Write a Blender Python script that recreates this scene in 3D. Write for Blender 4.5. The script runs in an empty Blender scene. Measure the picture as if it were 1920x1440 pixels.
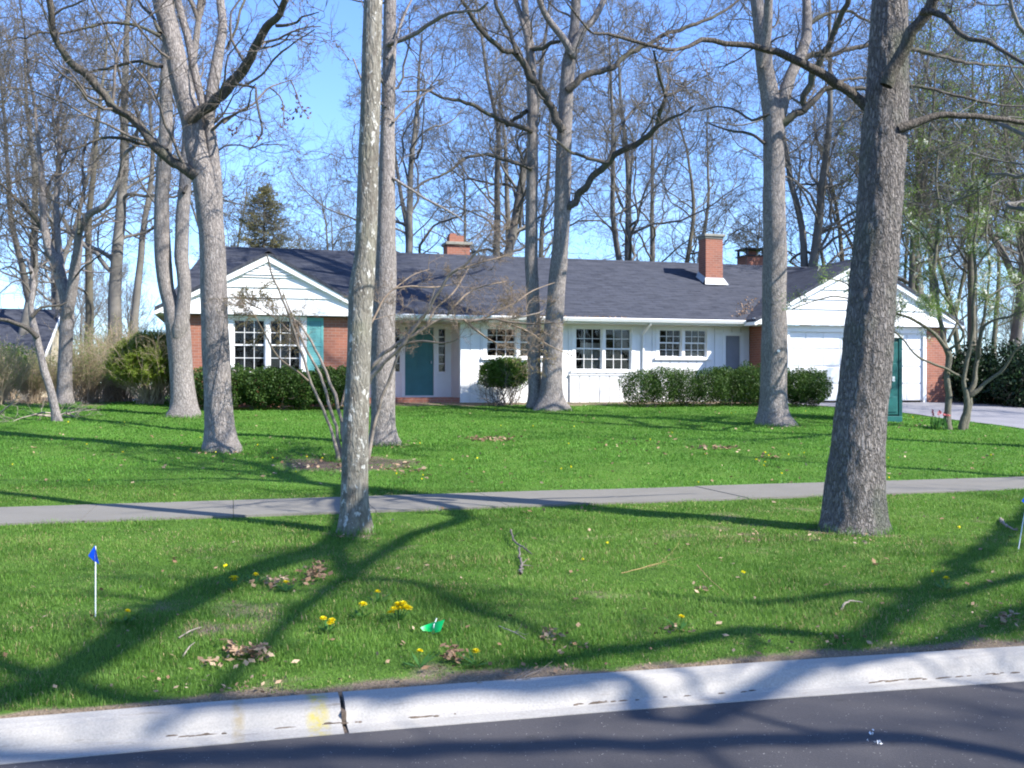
import bpy, math, random
import numpy as np
from mathutils import Vector

# ------------------------------------------------------------------ camera, light, exposure
scene = bpy.context.scene
COL = scene.collection
TH = math.radians(15.5)
CT, ST = math.cos(TH), math.sin(TH)
FPX, CAMZ = 1884.0, 1.6
cd = bpy.data.cameras.new("camera")
cam = bpy.data.objects.new("camera", cd)
COL.objects.link(cam)
cam.location = (0, 0, CAMZ)
cam.rotation_euler = (math.radians(90), 0, -TH)
cd.sensor_width = 36
cd.lens = 36 * FPX / 1920
cd.clip_end = 2000
scene.camera = cam

SUN_EL = math.radians(41)
SUN_H = np.array([0.73, -0.683])
SUN_H = SUN_H / np.linalg.norm(SUN_H)
SUN = np.array([SUN_H[0] * math.cos(SUN_EL), SUN_H[1] * math.cos(SUN_EL), math.sin(SUN_EL)])
sl = bpy.data.lights.new("sun", 'SUN')
sl.energy = 5.0
sl.angle = math.radians(0.5)
sl.color = (1.0, 0.955, 0.89)
so = bpy.data.objects.new("sun", sl)
COL.objects.link(so)
so.location = (20, -20, 40)
so.rotation_euler = Vector(SUN).to_track_quat('Z', 'Y').to_euler()

world = bpy.data.worlds.new("World")
scene.world = world
world.use_nodes = True
wt = world.node_tree
wt.nodes.clear()
w_out = wt.nodes.new("ShaderNodeOutputWorld")
w_bg = wt.nodes.new("ShaderNodeBackground")
w_sky = wt.nodes.new("ShaderNodeTexSky")
w_sky.sky_type = 'NISHITA'
w_sky.sun_disc = False
w_sky.sun_elevation = SUN_EL
w_sky.sun_rotation = math.atan2(SUN[0], SUN[1])
w_sky.air_density = 1.0
w_sky.dust_density = 0.3
w_sky.ozone_density = 2.5
w_bg.inputs[1].default_value = 0.104
# thin cloud low over the trees on the right
w_tc = wt.nodes.new("ShaderNodeTexCoord")
w_mp = wt.nodes.new("ShaderNodeMapping")
w_mp.inputs['Scale'].default_value = (2.2, 2.2, 7.0)
w_nz = wt.nodes.new("ShaderNodeTexNoise")
w_nz.inputs['Scale'].default_value = 1.6
w_nz.inputs['Detail'].default_value = 6
w_rp = wt.nodes.new("ShaderNodeValToRGB")
w_rp.color_ramp.elements[0].position = 0.58
w_rp.color_ramp.elements[1].position = 0.72
w_rp.color_ramp.elements[1].color = (0.7, 0.7, 0.7, 1)
w_mx = wt.nodes.new("ShaderNodeMixRGB")
w_mx.inputs[2].default_value = (6.0, 6.8, 7.4, 1)
wt.links.new(w_tc.outputs['Generated'], w_mp.inputs[0])
wt.links.new(w_mp.outputs[0], w_nz.inputs['Vector'])
wt.links.new(w_nz.outputs['Fac'], w_rp.inputs[0])
w_sx = wt.nodes.new("ShaderNodeSeparateXYZ")
wt.links.new(w_tc.outputs['Generated'], w_sx.inputs[0])
w_hr = wt.nodes.new("ShaderNodeMapRange")
for _i, _v in ((1, 0.10), (2, 0.24), (3, 1.0), (4, 0.0)): w_hr.inputs[_i].default_value = _v
wt.links.new(w_sx.outputs[2], w_hr.inputs[0])
w_mu = wt.nodes.new("ShaderNodeMath"); w_mu.operation = 'MULTIPLY'
wt.links.new(w_rp.outputs[0], w_mu.inputs[0]); wt.links.new(w_hr.outputs[0], w_mu.inputs[1])
wt.links.new(w_mu.outputs[0], w_mx.inputs[0])
wt.links.new(w_sky.outputs[0], w_mx.inputs[1])
w_tint = wt.nodes.new("ShaderNodeMixRGB")   # the camera's cool daylight balance
w_tint.blend_type = 'MULTIPLY'
w_tint.inputs[0].default_value = 1
w_tint.inputs[2].default_value = (0.93, 1.16, 1.60, 1)
wt.links.new(w_mx.outputs[0], w_tint.inputs[1])
wt.links.new(w_tint.outputs[0], w_bg.inputs[0])
wt.links.new(w_bg.outputs[0], w_out.inputs[0])

scene.view_settings.view_transform = 'Standard'
scene.view_settings.look = 'None'
scene.view_settings.exposure = 1.15
scene.view_settings.gamma = 1
scene.cycles.max_bounces = 6
scene.cycles.transparent_max_bounces = 8
scene.cycles.filter_width = 2.0

# ------------------------------------------------------------------ maths helpers
def smooth(a, b, x):
    t = np.clip((np.asarray(x, float) - a) / (b - a), 0, 1)
    return t * t * (3 - 2 * t)

_lat = {}
def vnoise(u, v, seed=0, wrap=None):
    """smooth value noise on a lattice; wrap = period of u"""
    if seed not in _lat:
        _lat[seed] = np.random.default_rng(seed + 77).random((128, 128))
    g = _lat[seed]
    u = np.asarray(u, float); v = np.asarray(v, float)
    iu = np.floor(u).astype(int); iv = np.floor(v).astype(int)
    fu = u - iu; fv = v - iv
    fu = fu * fu * (3 - 2 * fu); fv = fv * fv * (3 - 2 * fv)
    w = wrap or 128
    a = g[iu % w % 128, iv % 128]; b = g[(iu + 1) % w % 128, iv % 128]
    c = g[iu % w % 128, (iv + 1) % 128]; d = g[(iu + 1) % w % 128, (iv + 1) % 128]
    return (a * (1 - fu) + b * fu) * (1 - fv) + (c * (1 - fu) + d * fu) * fv

def curb_y(X):
    X = np.asarray(X, float)
    q = lambda x: 4.64 - .012 * x - .007 * x * x
    return np.where(X > 6, q(6) - (X - 6) * .096, np.where(X < -1, q(-1) + (X + 1) * .002, q(X)))

WALK0, WALK1 = 10.95, 12.4
def ground(X, Y):
    X = np.asarray(X, float); Y = np.asarray(Y, float)
    d = Y - curb_y(X)
    z = np.where(Y < WALK0, .095 + .105 * smooth(.2, 6, d) + .02 * np.sin(d * .9), .2)
    z = z + np.where(Y > WALK0, smooth(0, 1, (Y - WALK1) / 17.5 * .5) * 2 * .86 * np.clip((Y - WALK1) / 17.5, 0, 1) ** .0 * 0, 0)
    t = np.clip((Y - WALK1) / (29.0 - WALK1), 0, 1)
    z = z + .86 * t - .07 * np.sin(t * math.pi) * t
    u = smooth(.6, 2, d) * (1 - smooth(WALK0 - 1.5, WALK0 - .2, Y) * (1 - smooth(WALK1, WALK1 + 2, Y)))
    u = u * (1 - .8 * smooth(24, 29, Y))
    z = z + u * .09 * (vnoise(X * .35 + 40, Y * .35 + 40, 1) - .5) + u * .03 * (vnoise(X * 1.3 + 40, Y * 1.3 + 40, 2) - .5)
    z = np.where(d < .28, -.06, z)
    return z

def P(px, py, D):
    l = (px - 960) / FPX
    return np.array([D * (ST + CT * l), D * (CT - ST * l), CAMZ + (720 - py) / FPX * D])

def G(px, py):
    """the point of the ground seen at a pixel"""
    lo, hi = 3.0, 90.0
    f = lambda D: P(px, py, D)[2] - float(ground(*P(px, py, D)[:2]))
    D = 3.0
    while D < 90 and f(D) > 0:
        D += .1
    lo, hi = D - .1, D
    for _ in range(20):
        m = (lo + hi) / 2
        if f(m) > 0: lo = m
        else: hi = m
    return P(px, py, hi), hi

def on_plane(px, py, Y):
    l = (px - 960) / FPX
    return P(px, py, Y / (CT - ST * l))

def nrm(v):
    return v / np.maximum(np.linalg.norm(v, axis=-1, keepdims=True), 1e-9)

# ------------------------------------------------------------------ object helpers
def mesh_np(name, verts, faces, mat, smooth_sh=False, origin=(0, 0, 0)):
    """verts (n,3), faces (m,k) one face size"""
    me = bpy.data.meshes.new(name)
    verts = np.asarray(verts, np.float32) - np.asarray(origin, np.float32)
    faces = np.asarray(faces, np.int32)
    k = faces.shape[1]
    me.vertices.add(len(verts)); me.vertices.foreach_set("co", verts.ravel())
    me.loops.add(faces.size); me.loops.foreach_set("vertex_index", faces.ravel())
    me.polygons.add(len(faces))
    me.polygons.foreach_set("loop_start", np.arange(0, faces.size, k, dtype=np.int32))
    me.polygons.foreach_set("loop_total", np.full(len(faces), k, np.int32))
    if smooth_sh:
        me.polygons.foreach_set("use_smooth", np.ones(len(faces), bool))
    me.update(calc_edges=True)
    me.materials.append(mat)
    return me

def link(name, data, parent=None):
    o = bpy.data.objects.new(name, data)
    COL.objects.link(o)
    if parent is not None: o.parent = parent
    return o

def tag(o, label, cat, group=None):
    o["label"] = label; o["category"] = cat
    if group: o["group"] = group
    return o

def thing(name, label, cat, loc=(0, 0, 0), group=None):
    o = link(name, None)
    o.location = tuple(float(c) for c in loc)
    o.empty_display_size = .2
    return tag(o, label, cat, group)

def structure(name, me):
    o = link(name, me); o["kind"] = "structure"; return o

def stuff(name, me, label=None, cat=None):
    o = link(name, me); o["kind"] = "stuff"
    if label: tag(o, label, cat)
    return o

class MB:
    """small mesh builder: boxes, polygons and prisms, in world coordinates"""
    def __init__(s): s.v = []; s.f = []; s.m = []; s.cur = 0
    def box(s, x0, x1, y0, y1, z0, z1):
        n = len(s.v)
        s.v += [(x0, y0, z0), (x1, y0, z0), (x1, y1, z0), (x0, y1, z0), (x0, y0, z1), (x1, y0, z1), (x1, y1, z1), (x0, y1, z1)]
        s.f += [tuple(n + i for i in q) for q in ((0, 3, 2, 1), (4, 5, 6, 7), (0, 1, 5, 4), (1, 2, 6, 5), (2, 3, 7, 6), (3, 0, 4, 7))]
        s.m += [s.cur] * 6; return s
    def poly(s, pts):
        n = len(s.v); s.v += [tuple(p) for p in pts]; s.f.append(tuple(range(n, n + len(pts)))); s.m.append(s.cur); return s
    def prism(s, pts, off):
        """closed prism of polygon pts extruded by vector off"""
        n = len(s.v); k = len(pts); off = np.array(off, float)
        s.v += [tuple(p) for p in pts] + [tuple(np.array(p, float) + off) for p in pts]
        s.f.append(tuple(range(n, n + k))); s.f.append(tuple(reversed(range(n + k, n + 2 * k))))
        for i in range(k):
            j = (i + 1) % k
            s.f.append((n + j, n + i, n + k + i, n + k + j))
        s.m += [s.cur] * (k + 2); return s
    def tube(s, pts, r, k=8):
        v, f = tube_arrays(np.asarray(pts, float)[None], np.full((1, len(pts)), r) if np.isscalar(r) else np.asarray(r, float)[None], k)
        n = len(s.v); s.v += [tuple(p) for p in v]; s.f += [tuple(int(n + i) for i in q) for q in f]
        m = len(pts)
        s.f.append(tuple(n + i for i in range(k))); s.f.append(tuple(n + (m - 1) * k + i for i in reversed(range(k))))
        s.m += [s.cur] * (len(f) + 2); return s
    def build(s, name, mats, parent=None, origin=(0, 0, 0), bevel=0):
        import bmesh
        me = bpy.data.meshes.new(name)
        o = np.array(origin, float)
        me.from_pydata([tuple(np.array(p, float) - o) for p in s.v], [], s.f)
        if not isinstance(mats, (list, tuple)): mats = [mats]
        for m in mats: me.materials.append(m)
        me.polygons.foreach_set("material_index", s.m)
        bm = bmesh.new(); bm.from_mesh(me)
        bmesh.ops.recalc_face_normals(bm, faces=bm.faces)
        bm.to_mesh(me); bm.free()
        ob = link(name, me, parent)
        if bevel:
            b = ob.modifiers.new("bevel", 'BEVEL'); b.width = bevel; b.segments = 2; b.limit_method = 'ANGLE'
        return ob

def tube_arrays(pts, rad, k):
    """batch of tubes: pts (B,N,3), rad (B,N) or (B,N,k)"""
    B, N, _ = pts.shape
    t = nrm(np.gradient(pts, axis=1))
    mean = np.abs(t.mean(axis=1))
    ref = np.zeros((B, 3)); ref[np.arange(B), mean.argmin(axis=1)] = 1
    n1 = nrm(np.cross(t, ref[:, None, :])); n2 = np.cross(t, n1)
    a = np.arange(k) / k * 2 * math.pi
    if rad.ndim == 2: rad = np.repeat(rad[:, :, None], k, axis=2)
    v = pts[:, :, None, :] + rad[..., None] * (np.cos(a)[None, None, :, None] * n1[:, :, None, :] + np.sin(a)[None, None, :, None] * n2[:, :, None, :])
    idx = np.arange(B * N * k).reshape(B, N, k)
    a0 = idx[:, :-1, :]; a1 = np.roll(a0, -1, axis=2); b0 = idx[:, 1:, :]; b1 = np.roll(b0, -1, axis=2)
    f = np.stack([a0, a1, b1, b0], axis=-1).reshape(-1, 4)
    return v.reshape(-1, 3), f

def join(parts):
    V = []; F = []; n = 0
    for v, f in parts:
        V.append(v); F.append(f + n); n += len(v)
    return np.concatenate(V), np.concatenate(F)

# ------------------------------------------------------------------ materials
def mat_new(name):
    m = bpy.data.materials.new(name); m.use_nodes = True
    nt = m.node_tree; nt.nodes.clear()
    out = nt.nodes.new("ShaderNodeOutputMaterial")
    return m, nt, out

def N(nt, typ, **kw):
    n = nt.nodes.new(typ)
    for k, v in kw.items():
        if k in n.inputs: n.inputs[k].default_value = v
        else: setattr(n, k, v)
    return n

def ramp(nt, src, stops):
    r = nt.nodes.new("ShaderNodeValToRGB")
    el = r.color_ramp.elements
    while len(el) < len(stops): el.new(.5)
    for e, (p, c) in zip(el, stops):
        e.position = p; e.color = (*c, 1) if len(c) == 3 else c
    nt.links.new(src, r.inputs[0])
    return r.outputs[0]

def coords(nt, scale=(1, 1, 1), kind='Object'):
    tc = nt.nodes.new("ShaderNodeTexCoord"); mp = nt.nodes.new("ShaderNodeMapping")
    mp.inputs['Scale'].default_value = scale
    nt.links.new(tc.outputs[kind], mp.inputs[0])
    return mp.outputs[0]

def noise(nt, vec, scale, detail=4, rough=.55):
    n = N(nt, "ShaderNodeTexNoise", Scale=scale, Detail=detail, Roughness=rough)
    nt.links.new(vec, n.inputs['Vector'])
    return n.outputs['Fac']

def mix(nt, fac, a, b, blend='MIX'):
    m = nt.nodes.new("ShaderNodeMixRGB"); m.blend_type = blend
    for i, x in ((0, fac), (1, a), (2, b)):
        if isinstance(x, (int, float)): m.inputs[i].default_value = x
        elif isinstance(x, tuple): m.inputs[i].default_value = (*x, 1) if len(x) == 3 else x
        else: nt.links.new(x, m.inputs[i])
    return m.outputs[0]

def bump(nt, h, strength, dist, prev=None):
    b = N(nt, "ShaderNodeBump", Strength=strength, Distance=dist)
    nt.links.new(h, b.inputs['Height'])
    if prev is not None: nt.links.new(prev, b.inputs['Normal'])
    return b.outputs[0]

def principled(nt, out, color, rough=.8, normal=None, spec=.3, **kw):
    p = N(nt, "ShaderNodeBsdfPrincipled", Roughness=rough)
    p.inputs['Specular IOR Level'].default_value = spec
    for k, v in kw.items(): p.inputs[k.replace('_', ' ')].default_value = v
    if isinstance(color, tuple): p.inputs['Base Color'].default_value = (*color, 1)
    else: nt.links.new(color, p.inputs['Base Color'])
    if normal is not None: nt.links.new(normal, p.inputs['Normal'])
    nt.links.new(p.outputs[0], out.inputs[0])
    return p

def m_simple(name, col, rough=.7, var=.15, scale=6, spec=.3, metallic=0, bumpd=0):
    m, nt, out = mat_new(name)
    v = coords(nt)
    n = noise(nt, v, scale, 5)
    c = ramp(nt, n, [(.3, tuple(x * (1 - var) for x in col)), (.7, tuple(min(1, x * (1 + var)) for x in col))])
    nb = bump(nt, noise(nt, v, scale * 8, 3), .4, bumpd) if bumpd else None
    principled(nt, out, c, rough, nb, spec, Metallic=metallic)
    return m

def m_bark(name, dark, mid, light, furrow=1.0, vscale=3.0, bd=.02, moss=None, spots=None, zs=.8):
    m, nt, out = mat_new(name)
    v = coords(nt, (vscale * 3.2, vscale * 3.2, vscale * zs))
    w = nt.nodes.new("ShaderNodeTexNoise"); w.inputs['Scale'].default_value = 2.2; w.inputs['Detail'].default_value = 3
    nt.links.new(v, w.inputs['Vector'])
    vm = nt.nodes.new("ShaderNodeVectorMath"); vm.operation = 'ADD'
    nt.links.new(v, vm.inputs[0]); nt.links.new(w.outputs['Color'], vm.inputs[1])
    vo = N(nt, "ShaderNodeTexVoronoi", Scale=2.6, feature='DISTANCE_TO_EDGE')
    nt.links.new(vm.outputs[0], vo.inputs['Vector'])
    n1 = noise(nt, v, 3.5, 8, .65)
    n2 = noise(nt, coords(nt), 1.3, 4)
    crack = ramp(nt, vo.outputs['Distance'], [(.0, (0, 0, 0)), (.22, (1, 1, 1))])
    h = mix(nt, .5, crack, n1)
    base = ramp(nt, n1, [(.28, dark), (.5, mid), (.75, light)])
    base = mix(nt, ramp(nt, n2, [(.4, (0, 0, 0)), (.65, (.6, .6, .6))]), base, tuple(x * .72 for x in mid))
    base = mix(nt, ramp(nt, vo.outputs['Distance'], [(.0, (.75 * furrow,) * 3), (.13, (0, 0, 0))]), base, tuple(x * .4 for x in dark))
    if moss is not None:
        mk = ramp(nt, noise(nt, coords(nt, (1, 1, .6)), 2.0, 5), [(.52, (0, 0, 0)), (.66, (.7, .7, .7))])
        base = mix(nt, mk, base, moss)
    if spots is not None:
        dk = ramp(nt, noise(nt, coords(nt, (5, 5, 3)), 1.7, 5, .65), [(.5, (0, 0, 0)), (.62, (.7, .7, .7))])
        base = mix(nt, dk, base, (.11, .095, .078))
        for sc_, th_ in ((1.9, .60), (4.2, .63)):
            sp = ramp(nt, noise(nt, coords(nt, (7, 7, 4.5)), sc_, 4, .6), [(th_, (0, 0, 0)), (th_ + .045, (.85, .85, .85))])
            base = mix(nt, sp, base, spots)
    nb = bump(nt, h, .9, bd)
    principled(nt, out, base, .9, nb, .15)
    return m

def m_leaf(name, c0, c1, c2, trans=.35, rough=.6, nscale=1.2, patchy=None):
    """leaf colour varies from leaf to leaf and from clump to clump"""
    m, nt, out = mat_new(name)
    g = nt.nodes.new("ShaderNodeNewGeometry")
    c = ramp(nt, g.outputs['Random Per Island'], [(0, c0), (.5, c1), (1, c2)])
    c = mix(nt, ramp(nt, noise(nt, coords(nt), nscale, 4), [(.38, (.75, .75, .75)), (.6, (0, 0, 0))]), c, c0)
    if patchy: c = mix(nt, ramp(nt, noise(nt, coords(nt), nscale * 4.5, 5, .65), [(.38, (0, 0, 0)), (.66, (.7, .7, .7))]), c, patchy)
    d = N(nt, "ShaderNodeBsdfPrincipled", Roughness=rough); d.inputs['Specular IOR Level'].default_value = .25
    t = nt.nodes.new("ShaderNodeBsdfTranslucent"); ms = nt.nodes.new("ShaderNodeMixShader"); ms.inputs[0].default_value = trans
    nt.links.new(c, d.inputs['Base Color']); nt.links.new(c, t.inputs[0])
    nt.links.new(d.outputs[0], ms.inputs[1]); nt.links.new(t.outputs[0], ms.inputs[2]); nt.links.new(ms.outputs[0], out.inputs[0])
    return m

def m_brick():
    m, nt, out = mat_new("red_brick")
    tc = nt.nodes.new("ShaderNodeTexCoord"); sp = nt.nodes.new("ShaderNodeSeparateXYZ"); cb = nt.nodes.new("ShaderNodeCombineXYZ")
    ad = N(nt, "ShaderNodeMath", operation='ADD')
    nt.links.new(tc.outputs['Object'], sp.inputs[0]); nt.links.new(sp.outputs[0], ad.inputs[0]); nt.links.new(sp.outputs[1], ad.inputs[1])
    nt.links.new(ad.outputs[0], cb.inputs[0]); nt.links.new(sp.outputs[2], cb.inputs[1])
    b = nt.nodes.new("ShaderNodeTexBrick")
    for k, v in {'Scale': 1, 'Mortar Size': .007, 'Brick Width': .21, 'Row Height': .075, 'Mortar Smooth': .3, 'Bias': -.1}.items(): b.inputs[k].default_value = v
    b.inputs['Color1'].default_value = (.31, .125, .08, 1); b.inputs['Color2'].default_value = (.22, .092, .066, 1); b.inputs['Mortar'].default_value = (.30, .22, .18, 1)
    nt.links.new(cb.outputs[0], b.inputs['Vector'])
    n = noise(nt, tc.outputs['Object'], 2.2, 5)
    c = mix(nt, ramp(nt, n, [(.4, (0, 0, 0)), (.7, (.5, .5, .5))]), b.outputs['Color'], (.33, .13, .085))
    nb = bump(nt, b.outputs['Fac'], -.6, .01)
    principled(nt, out, c, .85, nb, .2)
    return m

def m_shingle(name, swap=False):
    m, nt, out = mat_new(name)
    tc = nt.nodes.new("ShaderNodeTexCoord"); sp = nt.nodes.new("ShaderNodeSeparateXYZ"); cb = nt.nodes.new("ShaderNodeCombineXYZ")
    nt.links.new(tc.outputs['Object'], sp.inputs[0])
    nt.links.new(sp.outputs[1 if swap else 0], cb.inputs[0]); nt.links.new(sp.outputs[0 if swap else 1], cb.inputs[1])
    b = nt.nodes.new("ShaderNodeTexBrick")
    for k, v in {'Scale': 1, 'Mortar Size': .012, 'Brick Width': .36, 'Row Height': .17, 'Mortar Smooth': .2}.items(): b.inputs[k].default_value = v
    b.inputs['Color1'].default_value = (.015, .018, .027, 1); b.inputs['Color2'].default_value = (.043, .048, .066, 1); b.inputs['Mortar'].default_value = (.006, .007, .010, 1)
    nt.links.new(cb.outputs[0], b.inputs['Vector'])
    n = noise(nt, coords(nt, (1, 1, 1)), 60, 3)
    n2 = noise(nt, coords(nt, (4.2, .8, 1) if swap else (.8, 4.2, 1)), 2.6, 7, .75)
    c = mix(nt, .35, b.outputs['Color'], ramp(nt, n, [(.3, (.018, .020, .029)), (.7, (.054, .059, .077))]))
    c = mix(nt, ramp(nt, n2, [(.38, (0, 0, 0)), (.66, (.85, .85, .85))]), c, (.072, .077, .094))
    nb = bump(nt, b.outputs['Fac'], -.8, .012)
    nb = bump(nt, n, .4, .006, nb)
    principled(nt, out, c, .85, nb, .25)
    return m

def m_concrete(name, col, streak=(1, 1, 1), stain=(.12, .09, .06), amt=.5, speck=0.0):
    m, nt, out = mat_new(name)
    v = coords(nt)
    a = noise(nt, v, 90, 4, .6); b = noise(nt, coords(nt, streak), 1.6, 7, .62); s = noise(nt, coords(nt, streak), 4.3, 6, .7)
    c = ramp(nt, a, [(.3, tuple(x * .82 for x in col)), (.7, tuple(min(.9, x * 1.1) for x in col))])
    c = mix(nt, ramp(nt, b, [(.4, (0, 0, 0)), (.72, (.5, .5, .5))]), c, tuple(x * .7 for x in col))
    c = mix(nt, ramp(nt, s, [(.60, (0, 0, 0)), (.74, (amt, amt, amt))]), c, stain)
    if speck:
        vo = N(nt, "ShaderNodeTexVoronoi", Scale=55)
        nt.links.new(v, vo.inputs['Vector'])
        k = ramp(nt, vo.outputs['Distance'], [(.10, (speck, speck, speck)), (.16, (0, 0, 0))])
        pick = ramp(nt, noise(nt, v, 14, 2), [(.52, (0, 0, 0)), (.6, (1, 1, 1))])
        c = mix(nt, mix(nt, 1.0, k, pick, 'MULTIPLY'), c, (.42, .40, .36))
    nb = bump(nt, a, .5, .004)
    principled(nt, out, c, .85, nb, .25)
    return m

M = {}
M['white'] = m_simple("white_paint", (.76, .76, .75), .55, .05, 2.5)
M['trim'] = m_simple("white_trim_paint", (.80, .80, .79), .45, .03, 3)
M['soffit'] = m_simple("soffit_paint", (.62, .61, .56), .6, .05, 2)
M['teal'] = m_simple("teal_paint", (.055, .19, .195), .5, .12, 3)
M['shutter'] = m_simple("faded_teal_paint", (.12, .36, .35), .6, .15, 4)
M['greydoor'] = m_simple("grey_paint", (.22, .23, .26), .5, .08, 3)
M['brick'] = m_brick()
M['shingle'] = m_shingle("shingle_main")
M['shingle_swap'] = m_shingle("shingle_wing", True)
M['metal'] = m_simple("galvanised_metal", (.44, .45, .46), .45, .15, 5, .5, .3)
M['stone'] = m_simple("chimney_cap_stone", (.26, .25, .21), .85, .2, 6, bumpd=.01)
M['blackmetal'] = m_simple("dark_metal", (.03, .03, .035), .5, .2, 6)
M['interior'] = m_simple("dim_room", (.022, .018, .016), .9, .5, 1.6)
M['curtain'] = m_simple("pale_curtain", (.45, .42, .37), .9, .2, 3)
M['asphalt'] = m_concrete("road_asphalt", (.070, .066, .068), (1, 1, 1), (.035, .034, .034), .7, 1.0)
M['driveway'] = m_concrete("driveway_asphalt", (.24, .235, .25), (1, 1, 1), (.12, .12, .13), .6, .3)
M['walk'] = m_concrete("sidewalk_concrete", (.19, .178, .152), (1, 2, 1), (.13, .105, .08), .7)
M['curb'] = m_concrete("curb_concrete", (.37, .35, .315), (.8, 5, 5), (.17, .14, .11), .7)
M['dirtline'] = m_simple("gutter_dirt", (.10, .075, .055), .95, .4, 30)
M['yellow_mark'] = m_simple("yellow_marking_paint", (.62, .56, .22), .7, .25, 25)
M['neigh'] = m_simple("tan_siding", (.50, .43, .30), .7, .1, 2)
M['plastic_green'] = m_simple("dark_green_plastic", (.010, .075, .075), .35, .2, 3, .5)
M['plastic_green2'] = m_simple("worn_green_plastic", (.022, .13, .12), .4, .25, 4, .5)
M['blueflag'] = m_simple("blue_vinyl", (.01, .10, .75), .4, .08, 20)
M['greenflag'] = m_simple("green_vinyl", (.0, .50, .12), .4, .08, 20)
M['whitewire'] = m_simple("white_wire", (.75, .78, .8), .4, .04, 20)
M['yellow'] = m_leaf("dandelion_yellow", (.80, .66, .0), (.86, .74, .01), (.9, .80, .05), .25)
M['weed'] = m_leaf("dandelion_leaf", (.05, .14, .03), (.07, .19, .04), (.10, .24, .05), .3)
M['tulip'] = m_leaf("red_petals", (.50, .10, .12), (.6, .16, .18), (.66, .26, .26), .3)
M['dryleaf'] = m_leaf("dry_leaf", (.19, .11, .06), (.36, .25, .155), (.50, .38, .26), .15, .8)
M['deadleaf'] = m_leaf("hanging_dead_leaf", (.10, .05, .03), (.19, .10, .07), (.28, .16, .11), .2, .8)
M['blade'] = m_leaf("grass_blade", (.052, .14, .016), (.11, .25, .027), (.21, .35, .06), .45, .55, .5, (.20, .33, .065))
M['thatch'] = m_leaf("pale_dry_blade", (.20, .21, .07), (.30, .28, .11), (.42, .38, .18), .35, .7, 1.5)
M['turf'] = m_leaf("front_lawn_blade", (.065, .17, .02), (.115, .285, .033), (.185, .365, .06), .45, .55, .6, (.15, .33, .05))
M['straw'] = m_leaf("straw", (.30, .22, .11), (.42, .32, .17), (.55, .44, .26), .2, .8)
M['stick'] = m_simple("dead_stick", (.26, .22, .18), .9, .35, 12)
M['stick_dark'] = m_simple("weathered_stick", (.13, .11, .10), .9, .35, 12)
M['stick_tan'] = m_simple("tan_stick", (.42, .27, .12), .9, .3, 12)
M['mulch_flat'] = m_simple("mulch", (.13, .095, .075), .95, .5, 22, .1, 0, .02)
M['ac'] = m_simple("grey_enamel", (.42, .42, .42), .5, .1, 5)
# bark
M['bark_oak'] = m_bark("bark_grey_oak", (.15, .128, .115), (.29, .26, .238), (.43, .395, .37), .8, 3.2, .02)
M['bark_rough'] = m_bark("bark_rough_plated", (.125, .112, .10), (.24, .217, .198), (.42, .385, .36), .75, 3.9, .065, (.13, .145, .105), None, .9)
M['bark_spot'] = m_bark("bark_blotched", (.125, .115, .09), (.215, .20, .165), (.32, .305, .26), .45, 2.6, .014, (.20, .20, .13), (.52, .51, .46))
M['bark_dark'] = m_bark("bark_dark_limb", (.065, .056, .047), (.135, .118, .10), (.235, .21, .18), .8, 4, .02, (.12, .13, .085))
M['bark_twig'] = m_simple("twig_bark", (.135, .115, .098), .9, .3, 4)
M['bark_far'] = m_simple("far_bark", (.145, .135, .118), .9, .35, 1.5)
M['bark_far2'] = m_simple("far_bark_brown", (.12, .108, .08), .9, .35, 1.5)
M['bark_tan'] = m_simple("tan_bark", (.215, .18, .145), .85, .45, 9)
M['bark_shrub'] = m_simple("shrub_bark", (.38, .30, .205), .9, .3, 5)
M['bark_dogwood'] = m_bark("bark_dogwood", (.075, .07, .055), (.15, .14, .105), (.28, .265, .21), .4, 4, .006)
M['bark_reddish'] = m_simple("reddish_bud_bark", (.215, .165, .12), .9, .3, 6)
# foliage
M['yew'] = m_leaf("yew_needles", (.022, .052, .011), (.052, .108, .018), (.12, .20, .038), .32, .5, 2.2)
M['boxwood'] = m_leaf("boxwood_leaf", (.05, .10, .014), (.115, .20, .025), (.20, .31, .045), .4, .5, 2.5)
M['forsythia'] = m_leaf("yellow_green_leaf", (.15, .22, .024), (.24, .33, .04), (.34, .42, .07), .55, .6, 1.6)
M['newleaf'] = m_leaf("fresh_leaf", (.14, .23, .04), (.22, .33, .07), (.33, .44, .13), .55, .6, 1.5)
M['budleaf'] = m_leaf("tan_bud", (.22, .17, .06), (.30, .25, .09), (.36, .32, .13), .4, .7, 1.5)
M['blossom'] = m_leaf("white_petal", (.66, .66, .56), (.78, .78, .68), (.82, .83, .76), .4, .6, 2)
M['spruce'] = m_leaf("spruce_needles", (.16, .17, .065), (.26, .25, .10), (.40, .33, .15), .55, .6, 1.1)
M['rhodo'] = m_leaf("dark_evergreen_leaf", (.008, .018, .007), (.016, .038, .012), (.035, .08, .02), .15, .4, 1.5)

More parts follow.
